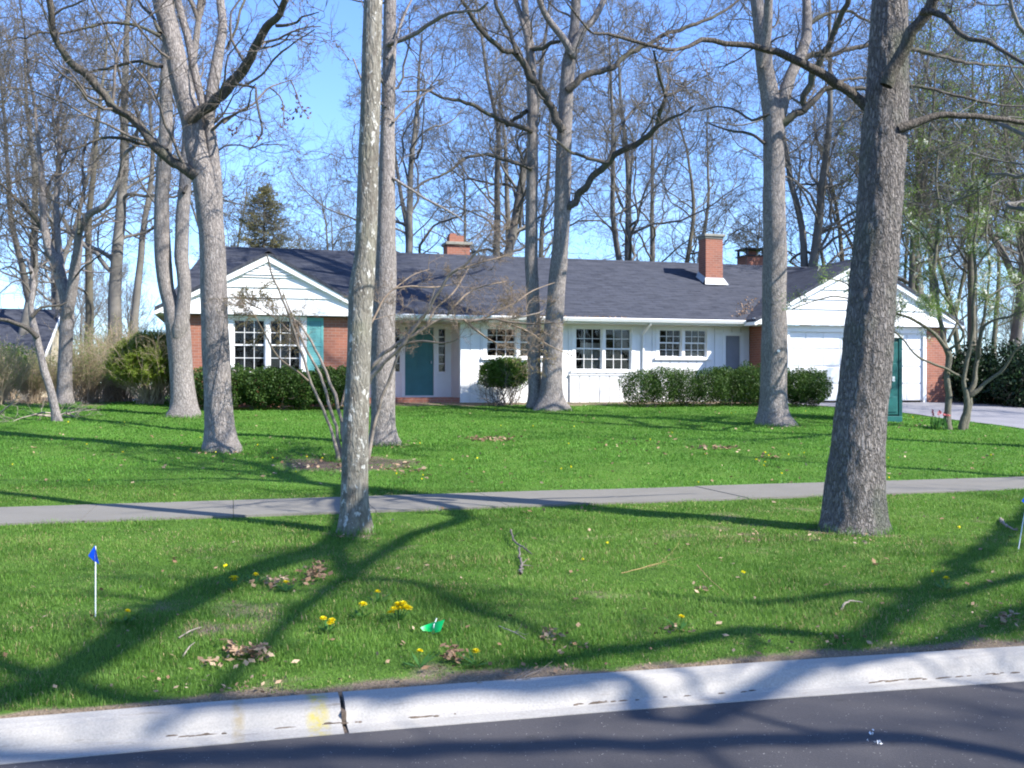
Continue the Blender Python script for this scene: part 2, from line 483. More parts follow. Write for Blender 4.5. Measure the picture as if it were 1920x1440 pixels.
def m_glass():
    m, nt, out = mat_new("window_glass")
    gl = N(nt, "ShaderNodeBsdfGlossy", Roughness=.03); tr = nt.nodes.new("ShaderNodeBsdfTransparent"); ms = nt.nodes.new("ShaderNodeMixShader")
    tr.inputs[0].default_value = (.62, .64, .64, 1)
    fr = N(nt, "ShaderNodeFresnel", IOR=1.5)
    nb = bump(nt, noise(nt, coords(nt), 2.5, 2), .15, .02)
    nt.links.new(nb, gl.inputs['Normal'])
    ad = N(nt, "ShaderNodeMath", operation='ADD'); ad.inputs[1].default_value = .0
    nt.links.new(fr.outputs[0], ad.inputs[0]); nt.links.new(ad.outputs[0], ms.inputs[0])
    nt.links.new(tr.outputs[0], ms.inputs[1]); nt.links.new(gl.outputs[0], ms.inputs[2]); nt.links.new(ms.outputs[0], out.inputs[0])
    return m
M['glass'] = m_glass()

def m_lawn():
    m, nt, out = mat_new("lawn_soil_and_grass")
    v = coords(nt)
    n1 = noise(nt, v, .55, 6, .6); n2 = noise(nt, v, 5, 6, .65); n3 = noise(nt, v, 60, 4, .7)
    c = ramp(nt, n1, [(.3, (.07, .155, .018)), (.52, (.10, .21, .026)), (.72, (.15, .27, .045))])
    c = mix(nt, ramp(nt, n2, [(.42, (0, 0, 0)), (.7, (.8, .8, .8))]), c, (.06, .13, .02))
    c = mix(nt, ramp(nt, n3, [(.4, (.65, .65, .65)), (.6, (0, 0, 0))]), c, (.06, .10, .025))
    at = N(nt, "ShaderNodeVertexColor", layer_name="bare")
    soil = ramp(nt, n3, [(.25, (.10, .075, .05)), (.55, (.24, .185, .13)), (.8, (.40, .33, .24))])
    ss = nt.nodes.new("ShaderNodeSeparateColor"); nt.links.new(at.outputs[0], ss.inputs[0])
    soil = mix(nt, ss.outputs[1], soil, ramp(nt, n3, [(.3, (.045, .035, .03)), (.6, (.11, .085, .07)), (.85, (.22, .17, .13))]))
    ad = mix(nt, 1.0, ss.outputs[0], ramp(nt, n2, [(.25, (.35, .35, .35)), (.65, (1.5, 1.5, 1.5))]), 'MULTIPLY')
    c = mix(nt, ramp(nt, ad, [(.2, (0, 0, 0)), (.6, (1, 1, 1))]), c, soil)
    nb = bump(nt, n3, .8, .03)
    principled(nt, out, c, .95, nb, .1)
    return m
M['lawn'] = m_lawn()

# ------------------------------------------------------------------ ground, road, curb, sidewalk, driveway
MULCH, MULCH_D = G(650, 872)
TRUNKS = [(*P(px, 0, D)[:2], w * D / FPX / 2) for (px, D, w) in ((413, 17.0, 62), (346, 23.8, 58), (666, 9.75, 58), (719, 18.5, 54), (1035, 27.7, 54), (1450, 23.8, 68), (1601, 9.9, 116))]
def bare_mask(X, Y, mulch=False):
    """1 where the soil is bare or the turf thin"""
    d = Y - curb_y(X)
    nz = vnoise(X * 1.7 + 30, Y * 1.7 + 30, 5)
    nf = vnoise(X * 5 + 30, Y * 5 + 30, 8)
    a = 1 - smooth(.30, .38 + .75 * nz * nf * nz, d)
    b = .5 * smooth(.52, .9, vnoise(X * .8 + 33, Y * 1.6 + 33, 21) * .45 + nz * .2 + nf * .35) * (1 - smooth(9, 14, Y))
    rx = (X - MULCH[0]) / 1.35; ry = (Y - MULCH[1]) / 1.1
    c = (.35 + .65 * nf) * (1 - smooth(.55, 1.2, np.sqrt(rx * rx + ry * ry) + .35 * (nz - .5) + .5 * (nf - .5)))
    e = .9 * smooth(22.3, 23.2, X) * smooth(20, 24, Y) * (1 - smooth(34, 40, Y))
    h = .9 * smooth(27.4, 28.2, Y + (nz - .5) * .5) * smooth(-2, -1, X) * (1 - smooth(21, 22.5, X)) * (1 - smooth(36, 38, Y)) * .8
    for (tx, ty, tr) in TRUNKS: c = np.maximum(c, .8 * (1 - smooth(tr * 1.05, tr * 1.25 + .16, np.hypot(X - tx, Y - ty) + .25 * (nf - .5)))) if not mulch else c
    if mulch: return np.clip(c * 1.3, 0, 1)
    w = .75 * smooth(28.0, 30.5, Y + nz) * (1 - smooth(-3.5, -2.5, X))
    return np.clip(np.maximum.reduce([a, b, c, e, h, w]), 0, 1)

def make_ground():
    xs = np.unique(np.concatenate([np.linspace(-600, -40, 15), np.linspace(-40, -8, 40), np.linspace(-8, 14, 190), np.linspace(14, 45, 50), np.linspace(45, 600, 15)]))
    ys = np.unique(np.concatenate([np.linspace(-600, -30, 10), np.linspace(-30, 4.0, 12), np.linspace(4.0, 13, 130), np.linspace(13, 34, 130), np.linspace(34, 70, 20), np.linspace(70, 900, 12)]))
    X, Y = np.meshgrid(xs, ys, indexing='ij')
    Z = ground(X, Y)
    Z = np.where(Y < -9, .1, Z)
    V = np.stack([X, Y, Z], -1).reshape(-1, 3)
    nx, ny = X.shape
    i = np.arange(nx * ny).reshape(nx, ny)
    F = np.stack([i[:-1, :-1], i[1:, :-1], i[1:, 1:], i[:-1, 1:]], -1).reshape(-1, 4)
    me = mesh_np("lawn", V, F, M['lawn'], True)
    ca = me.color_attributes.new("bare", 'FLOAT_COLOR', 'POINT')
    b = bare_mask(X, Y).reshape(-1)
    mu = bare_mask(X, Y, True).reshape(-1)
    ca.data.foreach_set("color", np.stack([b, mu, b, np.ones_like(b)], -1).astype(np.float32).ravel())
    structure("lawn", me)
make_ground()

def strip(name, xs, lo, hi, zf, mat, n=2, lift=0.0):
    t = np.linspace(0, 1, n)
    X = np.repeat(np.asarray(xs)[:, None], n, 1); Y = lo[:, None] * (1 - t) + hi[:, None] * t
    Z = zf(X, Y) + lift
    i = np.arange(X.size).reshape(X.shape)
    F = np.stack([i[:-1, :-1], i[1:, :-1], i[1:, 1:], i[:-1, 1:]], -1).reshape(-1, 4)
    return structure(name, mesh_np(name, np.stack([X, Y, Z], -1).reshape(-1, 3), F, mat, True))

xs = np.concatenate([np.linspace(-200, -12, 20), np.linspace(-11.5, 16, 120), np.linspace(17, 200, 20)])
strip("road", xs, np.full_like(xs, -8.0), curb_y(xs) + .01, lambda X, Y: 0 * X + .03 * (1 - ((Y + 1.7) / 6.5) ** 2) * 0, M['asphalt'], 8)

def make_curb():
    prof = [(0, -.06), (0, .004), (.085, .010), (.115, .022), (.150, .060), (.185, .088), (.225, .100), (.30, .103), (.312, .09), (.312, -.06)]
    JX = float(on_plane(645, 1330, 4.75)[0])
    mb = MB()
    def run(x0, x1, n):
        X = np.linspace(x0, x1, n)
        nv = len(mb.v)
        for x in X:
            y0 = float(curb_y(x))
            wob = .006 * (float(vnoise(x * 3 + 50, 3.3, 4)) - .5)
            for dy, z in prof:
                mb.v.append((x, y0 + dy + wob, z))
        k = len(prof)
        for i in range(n - 1):
            for j in range(k - 1):
                mb.f.append((nv + i * k + j, nv + (i + 1) * k + j, nv + (i + 1) * k + j + 1, nv + i * k + j + 1)); mb.m.append(0)
        mb.f.append(tuple(range(nv, nv + k))); mb.f.append(tuple(reversed(range(nv + (n - 1) * k, nv + n * k)))); mb.m += [0, 0]
    joints = [-60, JX - 6.2, JX - 3.05, JX, JX + 5.9, JX + 9.1, 60]
    for a, b in zip(joints[:-1], joints[1:]):
        run(a + .011, b - .011, max(4, int((b - a) / .12)))
    X1 = float(on_plane(595, 1340, 4.8)[0]); X2 = float(on_plane(447, 1370, 4.75)[0])
    nt = M['curb'].node_tree; pb = next(n for n in nt.nodes if n.type == 'BSDF_PRINCIPLED'); src = pb.inputs['Base Color'].links[0].from_socket
    tc = nt.nodes.new("ShaderNodeTexCoord"); sp = nt.nodes.new("ShaderNodeSeparateXYZ"); nt.links.new(tc.outputs['Object'], sp.inputs[0])
    nz = noise(nt, coords(nt), 16, 6, .7)
    for xc, wd, colr, hi in ((X1, .062, (.40, .33, .07), .95), (X2, .035, (.27, .22, .13), .8)):   # old marking paint worn into the concrete
        sb = N(nt, "ShaderNodeMath", operation='SUBTRACT'); sb.inputs[1].default_value = xc; nt.links.new(sp.outputs[0], sb.inputs[0])
        ab = N(nt, "ShaderNodeMath", operation='ABSOLUTE'); nt.links.new(sb.outputs[0], ab.inputs[0])
        m1 = ramp(nt, ab.outputs[0], [(wd * .35, (1, 1, 1)), (wd, (0, 0, 0))])
        src = mix(nt, mix(nt, 1.0, m1, ramp(nt, nz, [(.40, (0, 0, 0)), (.62, (hi, hi, hi))]), 'MULTIPLY'), src, colr)
    nt.links.new(src, pb.inputs['Base Color'])
    o = mb.build("curb", [M['curb']]); o["kind"] = "structure"
    for p in o.data.polygons: p.use_smooth = False
    # soil in the joints, a crust of dirt along the gutter, faded marking paint
    d = MB()
    for j in joints[1:-1]:
        y = float(curb_y(j)); d.box(j - .011, j + .011, y + .01, y + .31, -.05, .0); d.box(j - .011, j + .011, y + .12, y + .31, -.05, .06)
    r = np.random.default_rng(4)
    for _ in range(260):
        x = r.uniform(-6, 9)
        if vnoise(x * 1.4 + 60, 9.5, 6) < .56: continue
        y = float(curb_y(x)) + .100 + r.normal(0, .003) + (abs(r.normal(0, .02)) if r.random() < .15 else 0)
        a = r.uniform(.006, .03) if r.random() < .75 else r.uniform(.03, .06); b = r.uniform(.0012, .0035)
        z = .0125 + max(0, y - float(curb_y(x)) - .10) * .5
        d.prism([(x - a, y - b * .2, z), (x - a * .4, y - b, z), (x + a * .7, y - b * .6, z), (x + a, y + b * .1, z), (x + a * .3, y + b, z + .003), (x - a * .6, y + b * .8, z + .003)], (0, 0, .004))
    q = d.build("gutter_dirt", [M['dirtline']]); stuff_o = q; q["kind"] = "stuff"
make_curb()

xs = np.linspace(-60, 60, 240)
flat = lambda X, Y: .2 + .02 * 0 * X
def make_walk():
    mb = MB()
    X = -60.0
    rr = np.random.default_rng(9)
    while X < 60:
        z = .222 + rr.uniform(-.004, .004)
        mb.box(X + .003, X + 1.5 - .003, WALK0, WALK1, .1, z)
        X += 1.5
    o = mb.build("sidewalk", [M['walk']]); o["kind"] = "structure"
make_walk()

def make_drive():
    ys_ = np.linspace(WALK1 + .02, 27.86, 60)
    left = np.interp(ys_, [12.4, 19, 24, 26.4, 27.9], [17.2, 17.75, 18.45, 17.2, 16.5])
    right = np.full_like(ys_, 23.2)
    t = np.linspace(0, 1, 14)
    Xg = left[:, None] * (1 - t) + right[:, None] * t; Yg = np.repeat(ys_[:, None], 14, 1)
    Z = ground(Xg, Yg) + .018
    i = np.arange(Xg.size).reshape(Xg.shape)
    F = np.stack([i[:-1, :-1], i[:-1, 1:], i[1:, 1:], i[1:, :-1]], -1).reshape(-1, 4)
    structure("driveway", mesh_np("driveway", np.stack([Xg, Yg, Z], -1).reshape(-1, 3), F, M['driveway'], True))
make_drive()
def drive_left(Y):
    return np.interp(Y, [12.4, 19, 24, 26.4, 27.9], [17.2, 17.75, 18.45, 17.2, 16.5])

# ------------------------------------------------------------------ the ranch house
YF = 28.9            # main front wall
EZ = 3.60            # eave height
RY, RZ = 33.4, 5.97  # main ridge
SL = (RZ - EZ) / (RY - (YF - .6))
HB = (8.0, YF, 1.0)
house = thing("ranch_house", "long low white and brick ranch house with dark grey shingle roof and two front gables", "house", HB)
def hb(mb, name, mats, parent=None, bevel=0):
    return mb.build(name, mats, parent or house, HB, bevel)
GZ = .9
# --- walls
b = MB()
def planks(b, x0, x1, yf, z0, z1, w=.3, gap=.012, th=.02):
    n = max(1, round((x1 - x0) / w)); s = (x1 - x0) / n
    for i in range(n):
        b.box(x0 + i * s + gap / 2, x0 + (i + 1) * s - gap / 2, yf - th, yf, z0, z1)
def wall_with_holes(b, x0, x1, y0, y1, z0, z1, holes):
    """wall slab with rectangular openings (x0,x1,z0,z1), sorted by x"""
    x = x0
    for (hx0, hx1, hz0, hz1) in sorted(holes):
        if hx0 > x: b.box(x, hx0, y0, y1, z0, z1)
        b.box(hx0, hx1, y0, y1, z0, hz0)
        if hz1 < z1: b.box(hx0, hx1, y0, y1, hz1, z1)
        x = hx1
    if x < x1: b.box(x, x1, y0, y1, z0, z1)
def plank_wall(b, x0, x1, yf, z0, z1, holes, w=.3, th=.03, gap=.026):
    n = max(1, round((x1 - x0) / w)); s = (x1 - x0) / n
    for i in range(n):
        a, c = x0 + i * s + gap / 2, x0 + (i + 1) * s - gap / 2
        segs = [(a, c, z0, z1)]
        for (h0, h1, hz0, hz1) in holes:
            ns = []
            for (p, q, za, zb) in segs:
                if h1 <= p or h0 >= q: ns.append((p, q, za, zb)); continue
                if p < h0: ns.append((p, h0, za, zb))
                if q > h1: ns.append((h1, q, za, zb))
                m0, m1 = max(p, h0), min(q, h1)
                if hz0 > za: ns.append((m0, m1, za, hz0))
                if hz1 < zb: ns.append((m0, m1, hz1, zb))
            segs = ns
        for (p, q, za, zb) in segs:
            if q - p > .004 and zb - za > .004: b.box(p, q, yf - th, yf, za, zb)

WIN_R = (9.98, 11.86, 2.04, 3.32)
WIN_2 = (12.73, 14.41, 2.45, 3.32)
WIN_0 = (7.20, 9.20, 2.42, 3.28)
DOOR_S = (14.98, 15.60, 1.08, 3.18)
holes = [WIN_0, WIN_R, WIN_2, DOOR_S]
wall_with_holes(b, 6.42, 15.88, YF, YF + .18, GZ, EZ - .1, holes)
plank_wall(b, 6.42, 15.86, YF, GZ, EZ - .19, holes)
hb(b, "siding_wall", M['white'])
# bump-out apron below the big window
b = MB()
planks(b, 9.80, 12.05, YF - .02, GZ, 1.86, .31, .028, .06)
b.box(9.78, 12.07, YF - .105, YF - .021, 1.862, 1.90)
hb(b, "window_apron", M['white'])
# recessed porch
b = MB()
RYB = YF + 1.2
pd = (4.93, 5.93, 1.22, 3.38)
sl1 = (6.0, 6.25, 1.95, 3.3); sl0 = (4.60, 4.86, 1.95, 3.3)
wall_with_holes(b, 3.3, 6.42, RYB, RYB + .15, GZ, 3.44, [pd, sl1, sl0])
b.box(6.42, 6.60, YF + .181, RYB + .1, GZ, 3.44)
hb(b, "porch_wall", M['white'])
b = MB(); b.box(3.3, 6.6, YF - .59, RYB + .12, 3.44, 3.47); hb(b, "porch_ceiling", M['soffit'])
b = MB(); b.box(3.32, 6.41, YF - .05, RYB - .002, .9, 1.20)
hb(b, "porch_step", M['brick'])
# left brick wing
YL = 27.7
WL0, WL1, WLC = -1.5, 3.3, .9
LW = (-.06, 1.82, 1.95, 3.34)
b = MB()
wall_with_holes(b, WL0, WL1, YL, YL + .2, GZ, 3.42, [LW])
b.box(WL0, WL0 + .2, YL + .2, 37, GZ, 3.42)
b.box(WL1 - .2, WL1, YL + .2, YF + 1.2, GZ, 3.42)
hb(b, "brick_wall", M['brick'])
# right brick garage wing
YG = 27.9
WR0, WR1, WRC = 15.88, 22.5, 19.15
GD = (16.70, 21.62, 1.0, 3.26)
b = MB()
wall_with_holes(b, WR0, WR1, YG, YG + .22, GZ, 3.42, [GD])
b.box(WR0, WR0 + .2, YG + .22, YF + .4, GZ, 3.42)
b.box(WR1 - .2, WR1, YG + .22, 37, GZ, 3.42)
hb(b, "brick_wall", M['brick'])
b = MB(); b.box(WL0 + .2, WR1 - .2, 37, 37.2, GZ, 3.5); hb(b, "rear_wall", M['brick'])

# --- roofs
def slab(b, pts, th=.09):
    b.prism(pts, (0, 0, -th))
b = MB()
MX0, MX1 = -1.35, 21.2
HX = -.75      # the ridge starts here; the left end is hipped down to the eaves
slab(b, [(-1.92, YF - .62, EZ - .01), (MX1, YF - .62, EZ - .01), (MX1, RY, RZ), (HX, RY, RZ)])
slab(b, [(HX, RY, RZ), (MX1, RY, RZ), (MX1, RY + 4.6, RZ - 4.6 * SL), (-1.9, RY + 4.6, RZ - 4.6 * SL)])
slab(b, [(-1.925, YF - .62, EZ - .015), (HX - .003, RY, RZ - .003), (-1.905, RY + 4.6, RZ - 4.6 * SL - .004)])
MX0 = HX
b.prism([(MX0, RY - .14, RZ + .005 - .14 * SL), (MX0, RY, RZ + .03), (MX0, RY + .14, RZ + .005 - .14 * SL)], (MX1 - MX0, 0, 0))
roof_main = hb(b, "roof", M['shingle'])
def gable_roof(cx, half, y0, y1, slope):
    b = MB()
    az = EZ + half * slope
    for s in (-1, 1):
        slab(b, [(cx, y0, az), (cx + s * half, y0, EZ - .005), (cx + s * half, y1, EZ - .005), (cx, y1, az)])
    b.prism([(cx - .14, y0, az - .14 * slope + .004), (cx, y0, az + .03), (cx + .14, y0, az - .14 * slope + .004)], (0, y1 - y0, 0))
    hb(b, "roof", M['shingle_swap'])
    return az
HL, HR = 2.86, 3.78
sL, sR = .535, .525
aL = gable_roof(WLC, HL, YL - .30, 31.4, sL)
aR = gable_roof(WRC, HR, YG - .32, 33.6, sR)

# --- gables with wide lap siding, rake boards, cornice
def gable(cx, half, yg, az, slope, lap, vent):
    b = MB()
    zb = EZ - .16
    y = yg
    z = zb + .19
    top = lambda zz: max(0.0, (az - .10 - zz) / slope)
    while z < az - .25:
        z1 = min(z + lap, az - .16)
        w0, w1 = min(half - .1, top(z)), min(half - .1, top(z1))
        b.v; n = len(b.v)
        b.v += [(cx - w0, y - .045, z), (cx + w0, y - .045, z), (cx + w1, y - .004, z1), (cx - w1, y - .004, z1), (cx - w0, y + .05, z), (cx + w0, y + .05, z), (cx + w1, y + .05, z1), (cx - w1, y + .05, z1)]
        b.f += [tuple(n + i for i in q) for q in ((0, 1, 2, 3), (0, 4, 5, 1), (4, 7, 6, 5), (0, 3, 7, 4), (1, 5, 6, 2), (3, 2, 6, 7))]; b.m += [0] * 6
        z = z1
    g = hb(b, "gable_siding", M['white'])
    b = MB()
    # cornice box across the base of the gable, stepped
    b.box(cx - half + .02, cx + half - .02, y - .06, y + .06, zb + .10, zb + .187)
    b.box(cx - half + .01, cx + half - .01, y - .10, y + .06, zb, zb + .10)
    hb(b, "cornice", M['trim'])
    b = MB()
    for s in (-1, 1):
        p0 = np.array([cx + s * (half - .0), 0, EZ - .10]); p1 = np.array([cx, 0, az - .095])
        w = .17
        b.prism([(p0[0], yg - .13, p0[2]), (p1[0], yg - .13, p1[2]), (p1[0], yg - .13, p1[2] - w * 1.08), (p0[0] - s * .02, yg - .13, p0[2] - w * .6)], (0, .115, 0))
    hb(b, "rake_board", M['trim'])
    b = MB(); b.poly([(cx - half, y + .02, zb), (cx + half, y + .02, zb), (cx + half, y + .25, zb), (cx - half, y + .25, zb)])
    if vent:
        vb = MB(); vz0, vz1 = az - .62, az - .22
        for k in range(5):
            za = vz0 + (vz1 - vz0) * k / 5; w = max(.03, (az - .22 - za) / slope * .8)
            vb.prism([(cx - w, y - .075, za), (cx + w, y - .075, za), (cx + w, y - .04, za + .075), (cx - w, y - .04, za + .075)], (0, .02, 0))
        hb(vb, "gable_vent", M['trim'])
gable(WLC, HL, YL - .14, aL, sL, .27, True)
gable(WRC, HR, YG - .16, aR, sR, .31, False)

# --- soffit, fascia and gutter, downspout
b = MB()
b.box(3.3, 15.5, YF - .58, YF - .024, 3.41, 3.435)
hb(b, "soffit", M['soffit'])
b = MB()
for (x0, x1) in ((WLC + HL - .1, WRC - HR + .05),):
    b.box(x0, x1, YF - .60, YF - .575, 3.43, EZ - .10)
    b.prism([(x0, YF - .62, EZ - .02), (x0, YF - .73, EZ - .02), (x0, YF - .74, EZ - .04), (x0, YF - .70, EZ - .13), (x0, YF - .62, EZ - .13)], (x1 - x0, 0, 0))
gut = hb(b, "gutter", M['trim'])
for s, cx, half, ya, yb in ((-1, WLC, HL, YL - .28, 36), (1, WLC, HL, YL - .28, YF - .62), (-1, WRC, HR, YG - .3, YF - .62), (1, WRC, HR, YG - .3, 36)):
    x = cx + s * half; b = MB()
    b.box(min(x, x + s * .02), max(x, x + s * .02), ya, yb, EZ - .19, EZ - .09)
    b.box(min(x, x - s * .48), max(x, x - s * .48), ya + .2, yb, EZ - .19, EZ - .17)
    hb(b, "fascia", M['trim'])
b = MB()
b.tube([(12.2, YF - .66, 3.48), (12.2, YF - .62, 3.40), (12.2, YF - .2, 3.22), (12.2, YF - .07, 3.12), (12.2, YF - .07, 1.1)], .036, 8)
hb(b, "downspout", M['trim'])

# --- windows
def window(x0, x1, z0, z1, yw, units=2, cols=3, fr=.075, curtain=(), split=.5, sill=True):
    """double-hung pairs: each sash has a grid of small panes; a dim room behind"""
    b = MB(); t = yw - .046
    b.box(x0 - .09, x0 + fr * .4, t, yw + .1, z0 - .02, z1 + .08); b.box(x1 - fr * .4, x1 + .09, t, yw + .1, z0 - .02, z1 + .08)
    b.box(x0 + fr * .4, x1 - fr * .4, t, yw + .1, z1 - .01, z1 + .08)
    if sill: b.box(x0 - .14, x1 + .14, t - .05, yw + .1, z0 - .10, z0 - .02)
    uw = (x1 - x0) / units
    for u in range(1, units):
        b.box(x0 + u * uw - .05, x0 + u * uw + .05, t + .004, yw + .1, z0 - .02, z1 - .01)
    w = hb(b, "window", M['trim'])
    s = MB(); mu = MB(); g = MB(); cu = MB()
    for u in range(units):
        a0 = x0 + u * uw + (.05 if u else fr * .4); a1 = x0 + (u + 1) * uw - (.05 if u < units - 1 else fr * .4)
        zm = z0 + (z1 - z0) * split
        for (za, zb, dy) in ((z0 - .02, zm + .02, .055), (zm - .02, z1 - .01, .025)):
            y = yw + dy; e = .04
            s.box(a0, a0 + e, y, y + .028, za, zb); s.box(a1 - e, a1, y, y + .028, za, zb)
            s.box(a0 + e, a1 - e, y, y + .028, za, za + e); s.box(a0 + e, a1 - e, y, y + .028, zb - e, zb)
            for c in range(1, cols):
                x = a0 + e + (a1 - a0 - 2 * e) * c / cols; mu.box(x - .008, x + .008, y + .002, y + .024, za + e, zb - e)
            zz = (za + zb) / 2; mu.box(a0 + e, a1 - e, y + .004, y + .022, zz - .008, zz + .008)
            g.poly([(a0 + e, y + .013, za + e), (a1 - e, y + .013, za + e), (a1 - e, y + .013, zb - e), (a0 + e, y + .013, zb - e)])
    hb(s, "sash", M['trim'], w); hb(mu, "muntin", M['trim'], w); hb(g, "pane", M['glass'], w)
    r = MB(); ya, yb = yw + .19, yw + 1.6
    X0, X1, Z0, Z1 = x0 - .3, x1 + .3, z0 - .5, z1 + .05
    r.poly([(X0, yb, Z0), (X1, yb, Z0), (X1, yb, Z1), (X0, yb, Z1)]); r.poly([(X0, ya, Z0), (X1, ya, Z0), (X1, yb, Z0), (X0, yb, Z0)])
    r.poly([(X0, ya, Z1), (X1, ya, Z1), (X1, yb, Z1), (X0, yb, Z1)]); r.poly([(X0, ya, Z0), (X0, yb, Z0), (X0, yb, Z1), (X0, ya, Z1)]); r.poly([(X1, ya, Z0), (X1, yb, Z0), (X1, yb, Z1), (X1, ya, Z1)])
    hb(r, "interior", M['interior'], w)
    if curtain:
        for (c0, c1, cz0, cz1) in curtain:
            n = 14; cu = MB()
            xs_ = np.linspace(c0, c1, n); yy = yw + .17 + .02 * np.sin(np.arange(n) * 1.9)
            for i in range(n - 1):
                cu.poly([(xs_[i], yy[i], cz0), (xs_[i + 1], yy[i + 1], cz0), (xs_[i + 1], yy[i + 1], cz1), (xs_[i], yy[i], cz1)])
            hb(cu, "curtain", M['curtain'], w)
    return w
window(*WIN_R, YF, curtain=[(10.28, 10.86, 2.0, 2.86)])
window(*WIN_2, YF, curtain=[(12.8, 13.45, 2.4, 2.62), (13.7, 14.3, 2.4, 2.6)])
window(*WIN_0, YF)
window(*LW, YL, fr=.14)
# shutters
for (x0, x1) in ((-.60, -.16), (1.92, 2.36)):
    b = MB(); y = YL - .032
    b.box(x0, x0 + .06, y, YL - .002, 1.93, 3.40); b.box(x1 - .06, x1, y, YL - .002, 1.93, 3.40)
    for za, zb in ((1.93, 2.02), (2.62, 2.70), (3.31, 3.40)): b.box(x0 + .06, x1 - .06, y, YL - .002, za, zb)
    z = 2.03
    while z < 3.30:
        if not (2.60 < z < 2.70):
            b.prism([(x0 + .06, y + .004, z), (x1 - .06, y + .004, z), (x1 - .06, y + .022, z + .035), (x0 + .06, y + .022, z + .035)], (0, .006, 0))
        z += .042
    hb(b, "shutter", M['shutter'])
# front door with storm panel, frame and sidelights
b = MB(); y = RYB + .02
b.box(pd[0] + .06, pd[1] - .06, y + .02, y + .06, 1.25, 3.32)
for (x0, x1, z0, z1) in ((5.10, 5.40, 2.02, 3.15), (5.46, 5.76, 2.02, 3.15), (5.10, 5.76, 1.42, 1.86)):
    b.box(x0, x1, y + .008, y + .02, z0, z0 + .03); b.box(x0, x1, y + .008, y + .02, z1 - .03, z1)
    b.box(x0, x0 + .03, y + .008, y + .02, z0 + .03, z1 - .03); b.box(x1 - .03, x1, y + .008, y + .02, z0 + .03, z1 - .03)
fd = hb(b, "front_door", M['teal']); fd["label"] = "teal front door"
b = MB(); b.tube([(5.80, y - .05, 2.22), (5.80, y - .05, 2.30)], .016, 8); b.tube([(5.80, y - .05, 2.26), (5.80, y + .02, 2.26)], .012, 8); hb(b, "door_handle", M['metal'], fd)
b = MB()
for x0, x1 in ((pd[0] - .05, pd[0] + .06), (pd[1] - .06, pd[1] + .05)): b.box(x0, x1, RYB - .03, RYB + .1, 1.2, 3.40)
b.box(pd[0] + .06, pd[1] - .06, RYB - .03, RYB + .1, 3.32, 3.40); b.box(pd[0] + .06, pd[1] - .06, RYB - .05, RYB + .1, 1.2, 1.25)
hb(b, "door_frame", M['trim'], fd)
for (x0, x1, z0, z1) in (sl0, sl1):
    b = MB(); y = RYB
    b.box(x0 - .03, x0 + .025, y - .025, y + .08, z0 - .03, z1 + .03); b.box(x1 - .025, x1 + .03, y - .025, y + .08, z0 - .03, z1 + .03)
    for k in range(6):
        z = z0 + (z1 - z0) * k / 5; e = .028 if k in (0, 5) else .012; b.box(x0 + .025, x1 - .025, y - .01, y + .05, z - e, z + e)
    sd = hb(b, "sidelight", M['trim'])
    b = MB(); b.poly([(x0, y + .02, z0), (x1, y + .02, z0), (x1, y + .02, z1), (x0, y + .02, z1)]); hb(b, "pane", M['glass'], sd)
    b = MB(); b.box(x0 - .06, x1 + .06, y + .30, y + .32, z0 - .2, z1 + .1); hb(b, "interior", M['interior'], sd)
# grey side door
b = MB(); x0, x1, z0, z1 = DOOR_S
b.box(x0 + .05, x1 - .05, YF + .03, YF + .07, z0, z1 - .05)
for za, zb in ((1.25, 2.0), (2.15, 3.0)): b.box(x0 + .12, x1 - .12, YF + .018, YF + .03, za, zb)
sd = hb(b, "side_door", M['greydoor']); sd["label"] = "narrow grey side door"
b = MB(); b.box(x0 - .06, x0 + .05, YF - .044, YF + .1, z0, z1 + .05); b.box(x1 - .05, x1 + .06, YF - .044, YF + .1, z0, z1 + .05); b.box(x0 + .05, x1 - .05, YF - .044, YF + .1, z1 - .05, z1 + .05)
hb(b, "door_frame", M['trim'], sd)
# garage door: four rows of panels
b = MB(); x0, x1, z0, z1 = GD; y = YG + .06
rows, cols = 4, 8
rh = (z1 - 1.06) / rows; cw = (x1 - x0) / cols
for r in range(rows):
    za = 1.06 + r * rh + .006; zb = 1.06 + (r + 1) * rh - .006
    b.box(x0 + .022, x1 - .022, y, y + .04, za, zb)
    for c in range(cols):
        xa = x0 + c * cw + (.05 if c == 0 else .022); xb = x0 + (c + 1) * cw - (.05 if c == cols - 1 else .022)
        b.box(xa, xb, y - .014, y - .0005, za + .028, zb - .028)
gd = hb(b, "garage_door", M['white'], bevel=.006)
b = MB(); b.box(x0 + .2, x0 + .36, y - .05, y - .015, 1.42, 1.45); hb(b, "handle", M['blackmetal'], gd)
b = MB()
b.box(x0 - .1, x0 + .02, YG - .02, YG + .14, 1.0, z1 - .02); b.box(x1 - .02, x1 + .1, YG - .02, YG + .14, 1.0, z1 - .02); b.box(x0 - .1, x1 + .1, YG - .024, YG + .12, z1 - .02, 3.43)
hb(b, "garage_door_frame", M['trim'])

